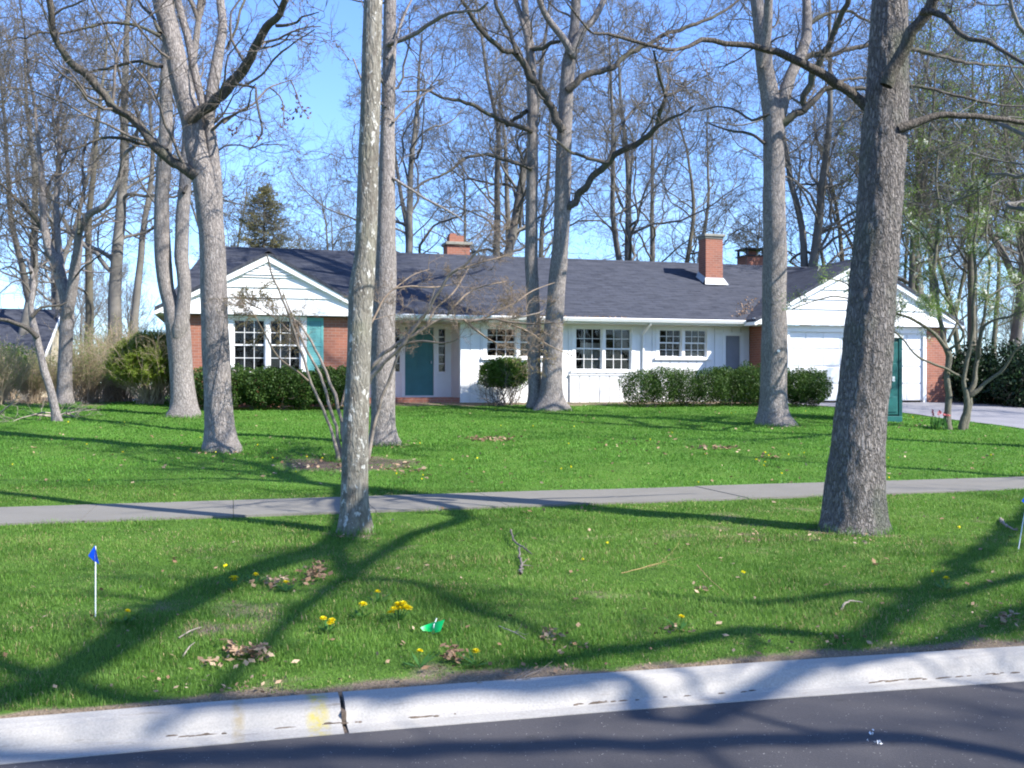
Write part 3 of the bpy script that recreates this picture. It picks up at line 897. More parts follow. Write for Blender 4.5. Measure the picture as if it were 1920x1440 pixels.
# --- chimneys
def chimney(x0, x1, y0, y1, z0, z1):
    b = MB(); b.box(x0, x1, y0, y1, z0, z1)
    return hb(b, "chimney", M['brick'], house)
roofz = lambda Y: EZ + (Y - (YF - .62)) * SL
c = chimney(15.60, 16.24, 31.4, 31.95, 4.8, 6.66); c["label"] = "tall brick chimney on the front roof slope"
b = MB(); b.box(15.53, 16.31, 31.33, 32.02, 6.665, 6.75); b.box(15.575, 16.265, 31.375, 31.975, 6.59, 6.664); hb(b, "chimney_cap", M['stone'], c, .01)
b = MB()
zf = roofz(31.28)
b.prism([(15.57, 31.385, zf + .24), (16.27, 31.385, zf + .24), (16.36, 31.2, zf - .0), (15.48, 31.2, zf - .0)], (0, .012, .012))
for s, x in ((-1, 15.59), (1, 16.25)):
    b.prism([(x, 31.39, roofz(31.39) + .2), (x, 31.95, roofz(31.95) + .2), (x + s * .09, 31.95, roofz(31.95) + .012), (x + s * .09, 31.39, roofz(31.39) + .012)], (s * .006, 0, .006))
hb(b, "chimney_flashing", M['metal'], c)
c = chimney(7.32, 8.15, 35.0, 35.7, 4.6, 6.56); c["label"] = "squat brick chimney behind the ridge with a slab top"
b = MB(); b.box(7.26, 8.23, 34.92, 35.78, 6.56, 6.66); hb(b, "chimney_cap", M['stone'], c, .01)
b = MB(); b.box(7.42, 7.95, 35.1, 35.6, 6.66, 6.90); b.box(7.45, 7.68, 35.12, 35.58, 6.90, 6.98); hb(b, "chimney_pot", M['brick'], c)
c = chimney(19.67, 20.47, 36.0, 36.8, 4.4, 6.69); c["label"] = "brick chimney behind the ridge with an open metal hood"
b = MB(); b.box(19.62, 20.52, 35.95, 36.85, 6.69, 6.74)
for x in (19.67, 20.39):
    for yy in (36.0, 36.72): b.box(x, x + .08, yy, yy + .08, 6.74, 6.97)
b.box(19.60, 20.54, 35.93, 36.87, 6.97, 7.03); hb(b, "chimney_hood", M['blackmetal'], c)
b = MB(); b.box(19.92, 20.22, 36.25, 36.55, 6.74, 6.93); hb(b, "chimney_pot", M['brick'], c)

# ------------------------------------------------------------------ tree machinery
def resample(pts, step):
    """Catmull-Rom through pts (n,d) at about the given spacing of the first three columns"""
    p = np.asarray(pts, float)
    q = np.vstack([2 * p[0] - p[1], p, 2 * p[-1] - p[-2]])
    out = []
    for i in range(1, len(q) - 2):
        L = np.linalg.norm(q[i + 1, :3] - q[i, :3]); n = max(1, int(round(L / step)))
        t = np.linspace(0, 1, n, endpoint=False)[:, None]
        a, b_, c_, d_ = q[i - 1], q[i], q[i + 1], q[i + 2]
        out.append(.5 * ((2 * b_) + (-a + c_) * t + (2 * a - 5 * b_ + 4 * c_ - d_) * t ** 2 + (-a + 3 * b_ - 3 * c_ + d_) * t ** 3))
    out.append(p[-1:])
    return np.vstack(out)

def trace(px_pts, D, d0=0.0, d1=0.0, step=.2, gnarl=0.0, rng=None):
    """a stem drawn as (px, py, width px) at depth D, drifting from D+d0 to D+d1, as metres: (n,4)"""
    n = len(px_pts); out = []
    seg = [0.0]
    for i in range(1, n): seg.append(seg[-1] + math.hypot(px_pts[i][0] - px_pts[i - 1][0], px_pts[i][1] - px_pts[i - 1][1]))
    for i, (x, y, w) in enumerate(px_pts):
        dd = D + d0 + (d1 - d0) * (seg[i] / max(seg[-1], 1e-6)) ** 1.5
        out.append([*P(x, y, dd), w * dd / FPX / 2])
    s = resample(out, step)
    if gnarl and rng is not None and len(s) > 4:
        k = rng.normal(size=(len(s), 3)); k[0] = 0
        k = (k + np.roll(k, 1, 0)) / 2
        s[1:-1, :3] += k[1:-1] * (s[1:-1, 3:4] * gnarl)
    s[:, 3] = np.maximum(s[:, 3], .004)
    return s

def stem_mesh(s, k, rng, lump=.05, fine=0.0, root=0.0):
    n = len(s); a = np.arange(k) / k
    cum = np.concatenate([[0], np.cumsum(np.linalg.norm(np.diff(s[:, :3], axis=0), axis=1))])
    sd = int(rng.integers(0, 40))
    U, V = np.meshgrid(a, cum)
    m = 1 + lump * 2 * (vnoise(U * 5, V * 1.6 + sd, sd, 5) - .5) + lump * (vnoise(U * 11, V * 4 + sd, sd + 1, 11) - .5)
    if fine:
        m = m + fine * (vnoise(U * 34, V * 7 + sd, sd + 2, 34) - .5) + fine * .6 * (vnoise(U * 60, V * 16 + sd, sd + 3, 60) - .5)
    if root:
        hh = np.maximum(s[:, 2] - s[0, 2] - .22, 0)[:, None]
        m = m * (1 + root * np.exp(-hh / .17) * (1.6 * vnoise(U * 6, V * 0 + sd + 5, sd + 4, 6) - .45 + .5 * (vnoise(U * 15, V * 3, sd + 5, 15) - .5)))
    v, f = tube_arrays(s[None, :, :3], (s[:, 3:4] * m)[None], k)
    return v, f

def grow(start, d, length, n, wig, up, rng):
    B = len(start); pts = np.empty((B, n + 1, 3)); pts[:, 0] = start
    st = (length / n)[:, None]
    for i in range(n):
        d = nrm(d + wig * rng.normal(size=(B, 3)) + np.array([0, 0, up]))
        pts[:, i + 1] = pts[:, i] + d * st
    return pts

def spawn(pts, rad, k, t0, t1, a0, a1, rng):
    B, n, _ = pts.shape
    t = rng.uniform(t0, t1, (B, k)); f = t * (n - 1.001); i = f.astype(int); w = (f - i)[..., None]
    bi = np.arange(B)[:, None]
    p = pts[bi, i] * (1 - w) + pts[bi, i + 1] * w
    tan = nrm(pts[bi, i + 1] - pts[bi, i])
    r = rad[bi, i] * (1 - w[..., 0]) + rad[bi, i + 1] * w[..., 0]
    perp = nrm(np.cross(tan, rng.normal(size=tan.shape)))
    a = rng.uniform(a0, a1, (B, k))[..., None]
    d = tan * np.cos(a) + perp * np.sin(a)
    return p.reshape(-1, 3), d.reshape(-1, 3), r.reshape(-1), t.reshape(-1), np.repeat(np.arange(B), k)

# level: children per parent, t range, angle range, length factor range, segments, wiggle, up, radius factor, sides, min radius
def ramify(Pp, R, L, spec, rng):
    out = []
    for (k, t0, t1, a0, a1, l0, l1, n, wig, up, rr, sd, rmin) in spec:
        p, d, r, t, par = spawn(Pp, R, k, t0, t1, a0, a1, rng)
        ln = L[par] * rng.uniform(l0, l1, len(p)) * (1.15 - .5 * t)
        r0 = np.maximum(r * rr * rng.uniform(.65, 1, len(p)), rmin)
        pts = grow(p, d, ln, n, wig, up, rng)
        rad = r0[:, None] * (1 - .72 * np.linspace(0, 1, n + 1)[None])
        rad = np.maximum(rad, rmin * .6)
        out.append((pts, rad, sd)); Pp, R, L = pts, rad, ln
    return out

def leaf_mesh_arrays(c, size, rng, aspect=.55, up=0.0):
    n = len(c)
    a = nrm(rng.normal(size=(n, 3)) + np.array([0, 0, up])); b_ = nrm(np.cross(a, rng.normal(size=(n, 3))))
    s = (np.asarray(size) * rng.uniform(.6, 1.3, n))[:, None]
    v = np.stack([c - a * s, c + b_ * s * aspect, c + a * s, c - b_ * s * aspect], 1).reshape(-1, 3)
    f = np.arange(4 * n).reshape(n, 4)
    return v, f

def ends(br, rng, n, t0=.3):
    pts, rad, _ = br
    B, m, _ = pts.shape
    i = rng.integers(0, B, n); t = rng.uniform(t0, 1, n) * (m - 1.001); j = t.astype(int); w = (t - j)[:, None]
    return pts[i, j] * (1 - w) + pts[i, j + 1] * w

OAK = [(4, .15, 1, .45, 1.1, .42, .85, 7, .26, .03, .58, 4, .007), (4, .15, 1, .45, 1.1, .45, .85, 6, .27, .02, .58, 3, .005), (3, .2, 1, .4, 1.0, .45, .85, 4, .26, .02, .62, 3, .0036)]

def traced_tree(name, label, D, trunks, limbs, bark, limb_bark, seed, group=None, zmin=4.0, dens=1.7, blen=(.5, 1.7), sides=24, step=.16,
                lump=.05, fine=0.0, tops=(), flare=1.06, spec=OAK, twig=None, dens_trunk=.5, cat="tree", extra=None, top_len=(3.5, 6), ws=1.0, tgnarl=0.0):
    rng = np.random.default_rng(seed)
    if ws != 1.0:
        trunks = [([(a, b_, w * ws) for a, b_, w in p], q, r_) for p, q, r_ in trunks]
        limbs = [([(a, b_, w * ws) for a, b_, w in p], q, r_) for p, q, r_ in limbs]
    base = trunks[0][0][0]
    bx, by = P(base[0], base[1], D)[:2]
    O = np.array([bx, by, float(ground(bx, by))])
    t = thing(name, label, cat, O, group)
    tv = []; sources = []
    for i, (pts, d0, d1) in enumerate(trunks):
        s = trace(pts, D, d0, d1, step, tgnarl, rng)
        if i == 0:
            h = s[:, 2] - O[2]
            s[:, 3] *= 1 + (flare - 1) * np.exp(-np.maximum(h, 0) / .16)
            low = s[:1].copy(); low[:, 2] = O[2] - .25; low[:, 3] *= 1.1
            s = np.vstack([low, s])
        elif len(s) > 3:
            bk = nrm(s[0, :3] - s[2, :3]); w0 = s[0, 3]
            s = np.vstack([[*(s[0, :3] + bk * w0 * 2.4), w0 * .4], [*(s[0, :3] + bk * w0 * 1.2), w0 * .8], s])
        tv.append(stem_mesh(s, sides, rng, lump, fine, .34 if (i == 0 and s[0, 3] > .12) else 0)); sources.append((s, dens_trunk))
    V, F = join(tv)
    link("trunk", mesh_np("trunk", V, F, bark, True, O), t)
    for (pts, d0, d1) in limbs:
        s = trace(pts, D, d0, d1, .12, .36, rng) if not isinstance(pts, np.ndarray) else pts
        w = s[0, 3]
        if not isinstance(pts, np.ndarray):      # root the limb inside the wood it leaves
            bk = nrm(s[0, :3] - s[2, :3]) if len(s) > 3 else nrm(s[0, :3] - s[1, :3])
            s = np.vstack([[*(s[0, :3] + bk * w * .9), w * .9], s])
        link("limb", mesh_np("limb", *stem_mesh(s, 14 if w > .05 else 8, rng, .15), limb_bark if w > .025 else (twig or M['bark_twig']), True, O), t)
        sources.append((s, dens))
    crown = []
    # leaders that carry the crown on above the frame
    for (ti, cnt) in tops:
        s = sources[ti][0]
        e = s[-1]; d = nrm(s[-1, :3] - s[max(0, len(s) - 5), :3])
        st = np.repeat(e[None, :3], cnt, 0); dd = nrm(d[None] + .55 * rng.normal(size=(cnt, 3)) * np.array([1, 1, .4]))
        dd[0] = d
        ln = rng.uniform(*top_len, cnt); ln[0] *= 1.2
        pts = grow(st, dd, ln, 14, .16, .05, rng)
        rad = e[3] * np.linspace(.85, .18, 15)[None] * rng.uniform(.55, .9, cnt)[:, None]
        rad[0] = e[3] * np.linspace(1, .18, 15)
        crown.append((pts, rad, 8))
        for br in ramify(pts, rad, ln, [(10, .1, 1, .5, 1.1, .3, .55, 9, .24, .06, .5, 5, .01)] + spec, rng): crown.append(br)
    for (s, dn) in sources:
        keep = s[s[:, 2] > zmin]
        if len(keep) < 4: continue
        L = np.linalg.norm(np.diff(keep[:, :3], axis=0), axis=1).sum()
        k = int(L * dn)
        if k < 1: continue
        p, d, r, tt, _ = spawn(keep[None, :, :3], keep[None, :, 3], k, .02, 1, .6, 1.35, rng)
        ln = rng.uniform(*blen, k) * np.clip(r / .05, .6, 1.6)
        r0 = np.clip(r * .38, .006, .035) * rng.uniform(.6, 1.1, k)
        pts = grow(p, d, ln, 8, .26, .07, rng); rad = r0[:, None] * np.linspace(1, .3, 9)[None]
        crown.append((pts, rad, 5))
        crown += ramify(pts, rad, ln, spec, rng)
    if extra is not None: crown += extra(rng)
    if crown:
        V, F = join([tube_arrays(*c) for c in crown])
        link("crown", mesh_np("crown", V, F, twig or M['bark_twig'], True, O), t)
    return t, O, crown, rng

def shadow_pts(marks):
    """limb points out of frame overhead, given where their shade falls: (px, py, height above ground, radius m)"""
    out = []
    for (px, py, h, r) in marks:
        g, _ = G(px, py)
        out.append([*(g + SUN * (h / SUN[2])), r])
    return out

# ------------------------------------------------------------------ the big trees, traced
# A: left oak with two great dark limbs
tA, OA, _, rA = traced_tree("oak_tree", "big oak on the left lawn with a snaking dark limb to each side", 17.0,
    [([(413, 843, 66), (411, 800, 56), (407, 700, 50), (402, 600, 50), (400, 500, 48), (395, 420, 47), (383, 340, 45), (370, 290, 43), (360, 230, 40), (346, 180, 38), (336, 140, 37), (329, 100, 36), (316, 50, 36), (304, 0, 36), (295, -50, 32), (290, -110, 28)], 0, .3),
     ([(404, 420, 30), (405, 350, 24), (401, 300, 22), (391, 230, 20), (378, 185, 16), (366, 140, 15), (352, 70, 14), (338, 20, 13), (326, -40, 12), (318, -90, 9)], .1, .8),
     ([(391, 240, 20), (394, 205, 21), (398, 170, 23), (405, 130, 22), (411, 90, 19), (418, 50, 16), (413, 0, 15), (410, -60, 13)], .25, 1.0)],
    [([(375, 330, 24), (350, 322, 21), (335, 312, 20), (300, 285, 20), (275, 250, 18), (240, 217, 17), (207, 192, 16), (182, 162, 14), (160, 138, 14), (130, 115, 14), (108, 85, 13), (100, 60, 13), (95, 20, 12), (85, -30, 11), (60, -100, 9), (20, -160, 6)], 0, -2.0),
     ([(360, 222, 24), (380, 208, 21), (410, 185, 20), (440, 145, 20), (470, 105, 18), (485, 75, 16), (500, 50, 16), (525, 25, 14), (533, 0, 13), (540, -40, 12), (560, -110, 9)], .0, -1.8),
     ([(297, 66, 9), (270, 54, 6), (235, 44, 6), (200, 42, 5), (170, 50, 5), (140, 56, 4), (115, 62, 4), (70, 60, 4), (50, 72, 3), (30, 70, 3), (0, 82, 2)], 0, -1.2),
     ([(302, 125, 7), (260, 115, 5), (230, 120, 5), (200, 128, 4), (175, 132, 3)], .1, 1.0),
     ([(520, 48, 7), (540, 47, 6), (557, 42, 5), (566, 32, 4), (597, 23, 2)], -1.6, -2.2),
     ([(445, 158, 6), (465, 162, 5), (480, 166, 4), (480, 185, 4), (486, 210, 4), (491, 250, 4), (484, 263, 3), (468, 280, 2)], -.8, -1.4),
     ([(460, 160, 5), (490, 140, 4), (510, 115, 4), (545, 85, 3), (590, 55, 2)], -.7, -2.0),
     ([(283, 272, 8), (255, 268, 6), (220, 258, 6), (190, 260, 5), (150, 275, 4), (110, 290, 3), (92, 298, 2)], 0, -.6),
     ([(420, 230, 5), (450, 208, 4), (475, 195, 4), (505, 165, 3), (545, 150, 2)], 0, 1.0),
     ([(426, 90, 6), (440, 60, 5), (452, 20, 5), (470, -30, 4)], .8, 1.5),
     ([(300, 60, 8), (285, 30, 6), (262, 5, 5), (245, -40, 4)], 0, 1.5)],
    M['bark_oak'], M['bark_dark'], 11, tops=((0, 4), (1, 2), (2, 3)), zmin=4.6, dens=1.9, dens_trunk=.5, blen=(.6, 1.9))

c = []
for (px, py, sp, n) in ((556, 182, 4, 7), (532, 205, 4, 8), (530, 232, 7, 16), (545, 218, 7, 12), (560, 195, 5, 8), (567, 210, 6, 10), (576, 216, 5, 9), (441, 246, 5, 8), (487, 258, 4, 6)):
    for _ in range(n): c.append(P(px + rA.normal(0, sp), py + rA.normal(0, sp), 15.6 + rA.normal(0, .08)))
link("dead_leaves", mesh_np("dead_leaves", *leaf_mesh_arrays(np.array(c), .034, rA, .6), M['deadleaf'], False, OA), tA)
for pts in ([(505, 164, 3), (525, 180, 3), (532, 205, 2.5), (530, 240, 2)], [(545, 150, 3), (556, 175, 2.5), (566, 205, 2.2), (578, 218, 2)], [(532, 205, 2), (545, 215, 2), (562, 200, 2)]):
    link("limb", mesh_np("limb", *stem_mesh(trace(pts, 15.6, 0, 0, .1, .4, rA), 5, rA), M['bark_twig'], True, OA), tA)

# B: two stems parting low
traced_tree("oak_tree", "grey tree parting into two upright stems beside the big oak", 23.8,
    [([(346, 780, 56), (345, 765, 50), (340, 700, 42), (336, 640, 44), (331, 600, 45), (322, 570, 34), (313, 545, 29), (306, 490, 30), (303, 400, 27), (306, 320, 27), (311, 240, 25), (312, 150, 23), (314, 90, 20), (318, 20, 18), (322, -50, 15)], 0, .4),
     ([(337, 615, 30), (343, 580, 27), (346, 540, 25), (342, 500, 26), (340, 480, 27), (343, 400, 25), (347, 340, 22), (351, 270, 20), (356, 190, 17), (362, 120, 14), (372, 40, 11)], -.1, 1.0)],
    [([(301, 122, 7), (270, 115, 6), (240, 118, 5), (210, 128, 4), (170, 135, 3)], 0, -1), ([(312, 280, 8), (290, 262, 6), (260, 240, 5), (228, 230, 4)], 0, 1.5),
     ([(345, 360, 7), (362, 335, 5), (385, 318, 4)], 0, 1.2)],
    M['bark_oak'], M['bark_dark'], 12, tops=((0, 4), (1, 3)), zmin=6.0, dens=1.6, dens_trunk=.7)

# C: smooth blotched trunk by the walk
traced_tree("plane_tree", "slim blotchy pale trunk by the street side of the sidewalk", 9.75,
    [([(666, 1000, 60), (665, 950, 52), (665, 900, 50), (667, 800, 49), (671, 700, 45), (675, 600, 44), (678, 540, 46), (684, 480, 40), (688, 400, 40), (691, 300, 38), (695, 200, 37), (697, 100, 36), (700, 0, 35), (702, -90, 33), (706, -180, 31), (712, -300, 28)], 0, .2)],
    [], M['bark_spot'], M['bark_oak'], 13, tops=((0, 5),), zmin=5.6, dens_trunk=.9, sides=32, step=.1, lump=.035, flare=1.1, top_len=(3, 5))

# D: tree just behind it
traced_tree("oak_tree", "pale grey straight trunk standing just behind the slim blotchy one", 18.5,
    [([(719, 832, 54), (718, 800, 47), (718, 700, 46), (720, 600, 43), (723, 520, 40), (724, 440, 36), (726, 300, 30), (728, 200, 26), (730, 100, 25), (731, 0, 23), (733, -80, 20), (734, -160, 17)], 0, .3)],
    [([(730, 82, 11), (760, 70, 9), (790, 55, 8), (810, 41, 8), (835, 28, 7), (870, 21, 6), (900, 17, 5), (915, 5, 4)], 0, -1.5),
     ([(727, 108, 8), (740, 85, 6), (752, 45, 5), (764, 15, 4), (775, -10, 4)], -.2, .8),
     ([(738, 335, 6), (765, 352, 5), (790, 368, 4), (830, 390, 4), (860, 408, 3), (880, 425, 2)], 0, .8),
     ([(738, 228, 5), (760, 205, 4), (790, 180, 3), (815, 165, 2)], 0, 1.4),
     ([(722, 200, 6), (700, 180, 5), (678, 150, 4), (662, 110, 3)], 0, 1.4)],
    M['bark_oak'], M['bark_oak'], 14, tops=((0, 5),), zmin=5.4, dens=1.8, dens_trunk=.9, sides=28)

# E: pair before the house
traced_tree("oak_tree", "right-hand trunk of the close pair before the house, with a long low right limb", 27.7,
    [([(1035, 765, 56), (1034, 745, 46), (1034, 720, 41), (1037, 640, 37), (1042, 560, 33), (1047, 500, 32), (1052, 440, 30), (1054, 400, 30), (1056, 330, 31), (1059, 230, 28), (1065, 130, 26), (1072, 90, 24), (1077, 50, 18), (1080, 0, 18), (1082, -60, 15)], 0, .4),
     ([(1070, 95, 15), (1058, 75, 14), (1045, 58, 13), (1028, 36, 12), (1014, 8, 11), (1005, -25, 10), (995, -80, 8)], 0, -.8),
     ([(1076, 88, 15), (1092, 58, 14), (1110, 40, 13), (1125, 15, 12), (1136, -12, 11), (1150, -70, 8)], 0, 1.0)],
    [([(1052, 240, 16), (1030, 197, 14), (1017, 170, 13), (993, 143, 13), (980, 123, 12), (967, 100, 11), (950, 97, 10), (927, 80, 9), (907, 63, 9), (887, 37, 9), (873, 13, 8), (865, -10, 7), (850, -60, 5)], -.2, -2.5),
     ([(968, 98, 9), (957, 60, 8), (943, 37, 8), (930, 7, 7), (918, -30, 6)], -1.6, -1.0),
     ([(1058, 397, 17), (1072, 386, 15), (1090, 360, 14), (1113, 333, 13), (1137, 307, 13), (1160, 287, 12), (1193, 270, 11), (1220, 250, 10), (1233, 231, 9), (1240, 200, 8), (1248, 180, 7), (1237, 147, 6), (1230, 110, 5), (1226, 95, 4)], .07, -2.5),
     ([(1228, 240, 8), (1245, 228, 6), (1267, 218, 5), (1280, 213, 4), (1302, 198, 3)], -2.0, -3.0),
     ([(1137, 305, 7), (1110, 299, 6), (1080, 290, 6), (1060, 278, 5), (1040, 262, 4), (1020, 252, 3)], -1.2, -2.2),
     ([(1068, 166, 14), (1097, 143, 12), (1127, 133, 11), (1153, 123, 10), (1173, 107, 10), (1203, 88, 9), (1220, 80, 8), (1250, 63, 8), (1280, 53, 7), (1330, 35, 6), (1360, 18, 5), (1392, -5, 4)], 0, 1.5),
     ([(1248, 180, 5), (1275, 170, 4), (1300, 150, 3)], -2.4, -2.0), ([(1140, 302, 5), (1160, 250, 4), (1180, 215, 4), (1210, 185, 3)], -1.2, -.2)],
    M['bark_oak'], M['bark_dark'], 15, tops=((0, 3), (1, 2), (2, 3)), zmin=6.3, dens=1.8, dens_trunk=.6, flare=1.1)
traced_tree("oak_tree", "left-hand, thinner of the close pair of trunks before the house", 28.0,
    [([(1003, 757, 30), (1003, 740, 26), (1002, 700, 24), (1001, 620, 26), (998, 540, 25), (996, 480, 24), (997, 400, 23), (998, 300, 21), (998, 200, 20), (995, 110, 18), (990, 60, 15), (985, 20, 13), (981, -40, 11)], 0, .4),
     ([(997, 120, 13), (988, 70, 11), (975, 25, 9), (960, -20, 8)], 0, .8)],
    [([(995, 245, 9), (970, 236, 8), (950, 230, 8), (917, 215, 7), (887, 197, 7), (860, 190, 6), (827, 182, 5), (800, 170, 5), (755, 172, 3)], 0, -2.5),
     ([(994, 316, 9), (975, 308, 8), (953, 300, 7), (927, 293, 7), (900, 290, 6), (873, 297, 6), (853, 313, 5), (827, 330, 4), (797, 340, 4), (773, 358, 3)], 0, -2.0),
     ([(1000, 92, 9), (1015, 90, 8), (1032, 80, 8), (1050, 78, 6)], 0, -.3), ([(985, 210, 10), (965, 222, 8), (950, 236, 6)], 0, .8)],
    M['bark_oak'], M['bark_dark'], 16, tops=((0, 3), (1, 2)), zmin=6.3, dens=1.8, dens_trunk=.6)

# F: right mid tree with a forking top
tF, OF, _, _ = traced_tree("oak_tree", "forking tree before the garage corner, standing at the yew hedge, with a small white tag", 23.8,
    [([(1450, 797, 68), (1450, 780, 60), (1450, 740, 51), (1452, 640, 48), (1452, 560, 46), (1453, 480, 45), (1452, 400, 42), (1451, 300, 40), (1451, 230, 39), (1445, 190, 36), (1438, 150, 33), (1433, 120, 32), (1430, 80, 31), (1424, 40, 26), (1419, 0, 24), (1412, -60, 20)], 0, .3),
     ([(1459, 220, 28), (1466, 195, 26), (1473, 170, 24), (1483, 140, 22), (1498, 110, 22), (1509, 80, 20), (1513, 60, 19), (1512, 0, 16), (1505, -60, 13)], .1, .9),
     ([(1430, 105, 18), (1437, 70, 18), (1440, 30, 17), (1441, 0, 16), (1446, -60, 13)], -.2, -.8)],
    [([(1456, 232, 17), (1470, 226, 16), (1487, 217, 15), (1508, 205, 14), (1511, 177, 13), (1523, 147, 13), (1537, 117, 12), (1557, 77, 12), (1573, 40, 11), (1587, 7, 10), (1594, -30, 9), (1610, -90, 6)], .08, -2.0),
     ([(1510, 204, 12), (1527, 187, 11), (1547, 167, 10), (1570, 163, 9), (1600, 165, 8), (1640, 166, 7), (1700, 160, 7), (1745, 168, 6), (1790, 178, 6), (1840, 190, 5), (1880, 198, 4), (1930, 200, 3)], -.6, -.2),
     ([(1565, 160, 7), (1585, 150, 6), (1610, 146, 5), (1640, 148, 4)], -.5, .5),
     ([(1498, 118, 12), (1515, 106, 11), (1540, 100, 10), (1573, 97, 9), (1607, 88, 9), (1650, 84, 8), (1707, 92, 8), (1760, 104, 7), (1810, 116, 6), (1860, 122, 5), (1930, 128, 3)], .4, 2.5),
     ([(1523, 42, 8), (1540, 30, 7), (1570, 22, 6), (1595, 22, 5), (1615, 33, 5), (1640, 46, 3)], .7, 1.2),
     ([(1440, 215, 6), (1410, 225, 5), (1385, 210, 4), (1350, 200, 3), (1300, 210, 2)], 0, 1.5), ([(1432, 268, 6), (1405, 250, 5), (1370, 245, 4), (1330, 232, 3)], 0, 1.6)],
    M['bark_oak'], M['bark_dark'], 17, tops=((0, 3), (1, 3), (2, 2)), zmin=5.6, dens=1.8, dens_trunk=.5, sides=28)
for (px, py, D_) in ((1460, 658, 23.8),):
    c = P(px, py, D_ - .318); b = MB()
    k = 10; ring = [(c[0] + .035 * math.cos(a) * CT, c[1] - .035 * math.cos(a) * ST, c[2] + .035 * math.sin(a)) for a in np.arange(k) / k * 2 * math.pi]
    b.prism(ring, (ST * .02, CT * .02, 0)); o = b.build("tag", M['trim'], tF, OF)

# G: the near rough-barked tree
overhead1 = np.array(shadow_pts([(640, 1008, 6.2, .13), (500, 1062, 6.6, .125), (330, 1132, 7.0, .12), (200, 1215, 7.3, .115), (80, 1280, 7.6, .11), (-120, 1350, 7.9, .09)]))
overhead2 = np.array(shadow_pts([(860, 962, 6.4, .085), (760, 1010, 7.0, .075), (640, 1088, 7.4, .06), (540, 1165, 7.8, .05), (470, 1235, 8.2, .045), (390, 1310, 8.5, .04), (240, 1410, 8.8, .03)]))
overhead3 = np.array(shadow_pts([(640, 1062, 6.8, .06), (760, 1092, 7.2, .055), (880, 1140, 7.6, .05), (980, 1172, 8.0, .045), (1080, 1215, 8.4, .04)]))
gl = []
gtop = P(1676, -130, 10.1)
for arr, r0 in ((overhead1, .15), (overhead2, .10), (overhead3, .08)):
    a = np.vstack([[*gtop, r0], arr])
    gl.append((resample(a, .15), 0, 0))
traced_tree("maple_tree", "thick rough-barked tree on the grass by the street, nearest on the right", 9.9,
    [([(1601, 1000, 116), (1601, 975, 112), (1602, 920, 107), (1607, 860, 101), (1612, 800, 96), (1622, 700, 92), (1631, 600, 87), (1639, 500, 84), (1648, 400, 82), (1655, 300, 82), (1662, 200, 79), (1665, 130, 73), (1667, 50, 67), (1669, 0, 65), (1673, -70, 60), (1677, -140, 54), (1684, -260, 46)], 0, .2)],
    [([(1640, 214, 22), (1622, 197, 20), (1600, 180, 17), (1570, 158, 17), (1537, 137, 17), (1507, 120, 15), (1470, 103, 14), (1440, 92, 12), (1407, 87, 11), (1360, 82, 10), (1313, 77, 10), (1290, 88, 8), (1270, 93, 7), (1240, 90, 7), (1213, 84, 6), (1180, 74, 6), (1140, 63, 5), (1112, 62, 4), (1087, 37, 4), (1063, 5, 3)], .12, -1.6),
     ([(1668, 150, 27), (1673, 132, 26), (1682, 112, 26), (1697, 80, 25), (1717, 43, 24), (1737, 17, 22), (1753, -12, 22), (1790, -80, 18), (1850, -170, 12)], -.25, -1.0),
     ([(1690, 240, 17), (1710, 231, 15), (1730, 223, 14), (1763, 217, 13), (1800, 217, 12), (1847, 218, 11), (1893, 225, 10), (1940, 232, 9), (2020, 225, 7), (2120, 240, 5)], -.1, .6),
     ([(1732, 22, 14), (1750, 22, 12), (1767, 30, 12), (1783, 40, 11), (1800, 60, 10), (1820, 72, 10), (1853, 75, 9), (1870, 87, 9), (1893, 103, 8), (1930, 126, 7), (2000, 150, 5)], -.6, -1.6),
     *gl],
    M['bark_rough'], M['bark_dark'], 18, tops=((0, 5),), zmin=4.6, dens=1.5, dens_trunk=.3, sides=110, step=.03, lump=.03, fine=.055, flare=1.12, blen=(.4, 1.2), top_len=(3, 5.5))

# left background tree with a forked crown
traced_tree("bare_tree", "bare tree with a wide low fork at the far left, before the brown thicket", 26.6,
    [([(123, 762, 36), (122, 745, 29), (122, 700, 26), (124, 640, 25), (126, 590, 26), (124, 560, 24), (113, 520, 20), (105, 490, 19), (93, 467, 17), (83, 427, 14), (80, 383, 12), (78, 333, 10), (73, 277, 8), (66, 220, 6)], 0, .6),
     ([(128, 580, 22), (135, 545, 20), (141, 500, 19), (146, 465, 17), (148, 437, 15), (165, 404, 13), (198, 384, 11), (217, 350, 9), (227, 320, 8), (233, 290, 7), (258, 270, 5)], 0, -.8),
     ([(124, 560, 16), (118, 520, 14), (112, 485, 13), (108, 440, 12), (106, 380, 10), (112, 320, 8), (110, 250, 6)], .2, 1.2)],
    [([(85, 437, 10), (77, 423, 9), (60, 402, 8), (40, 380, 7), (20, 362, 6), (5, 348, 5), (-20, 330, 3)], .4, -.6),
     ([(148, 435, 8), (150, 400, 7), (158, 350, 6), (155, 300, 5), (165, 250, 4)], -.4, .6), ([(80, 380, 7), (95, 340, 5), (118, 300, 4), (135, 262, 3)], .4, 1.2)],
    M['bark_oak'], M['bark_dark'], 19, tops=((0, 2), (1, 2), (2, 2)), zmin=4.2, dens=3.0, dens_trunk=1.6, blen=(.8, 2.2), top_len=(2.0, 3.6))
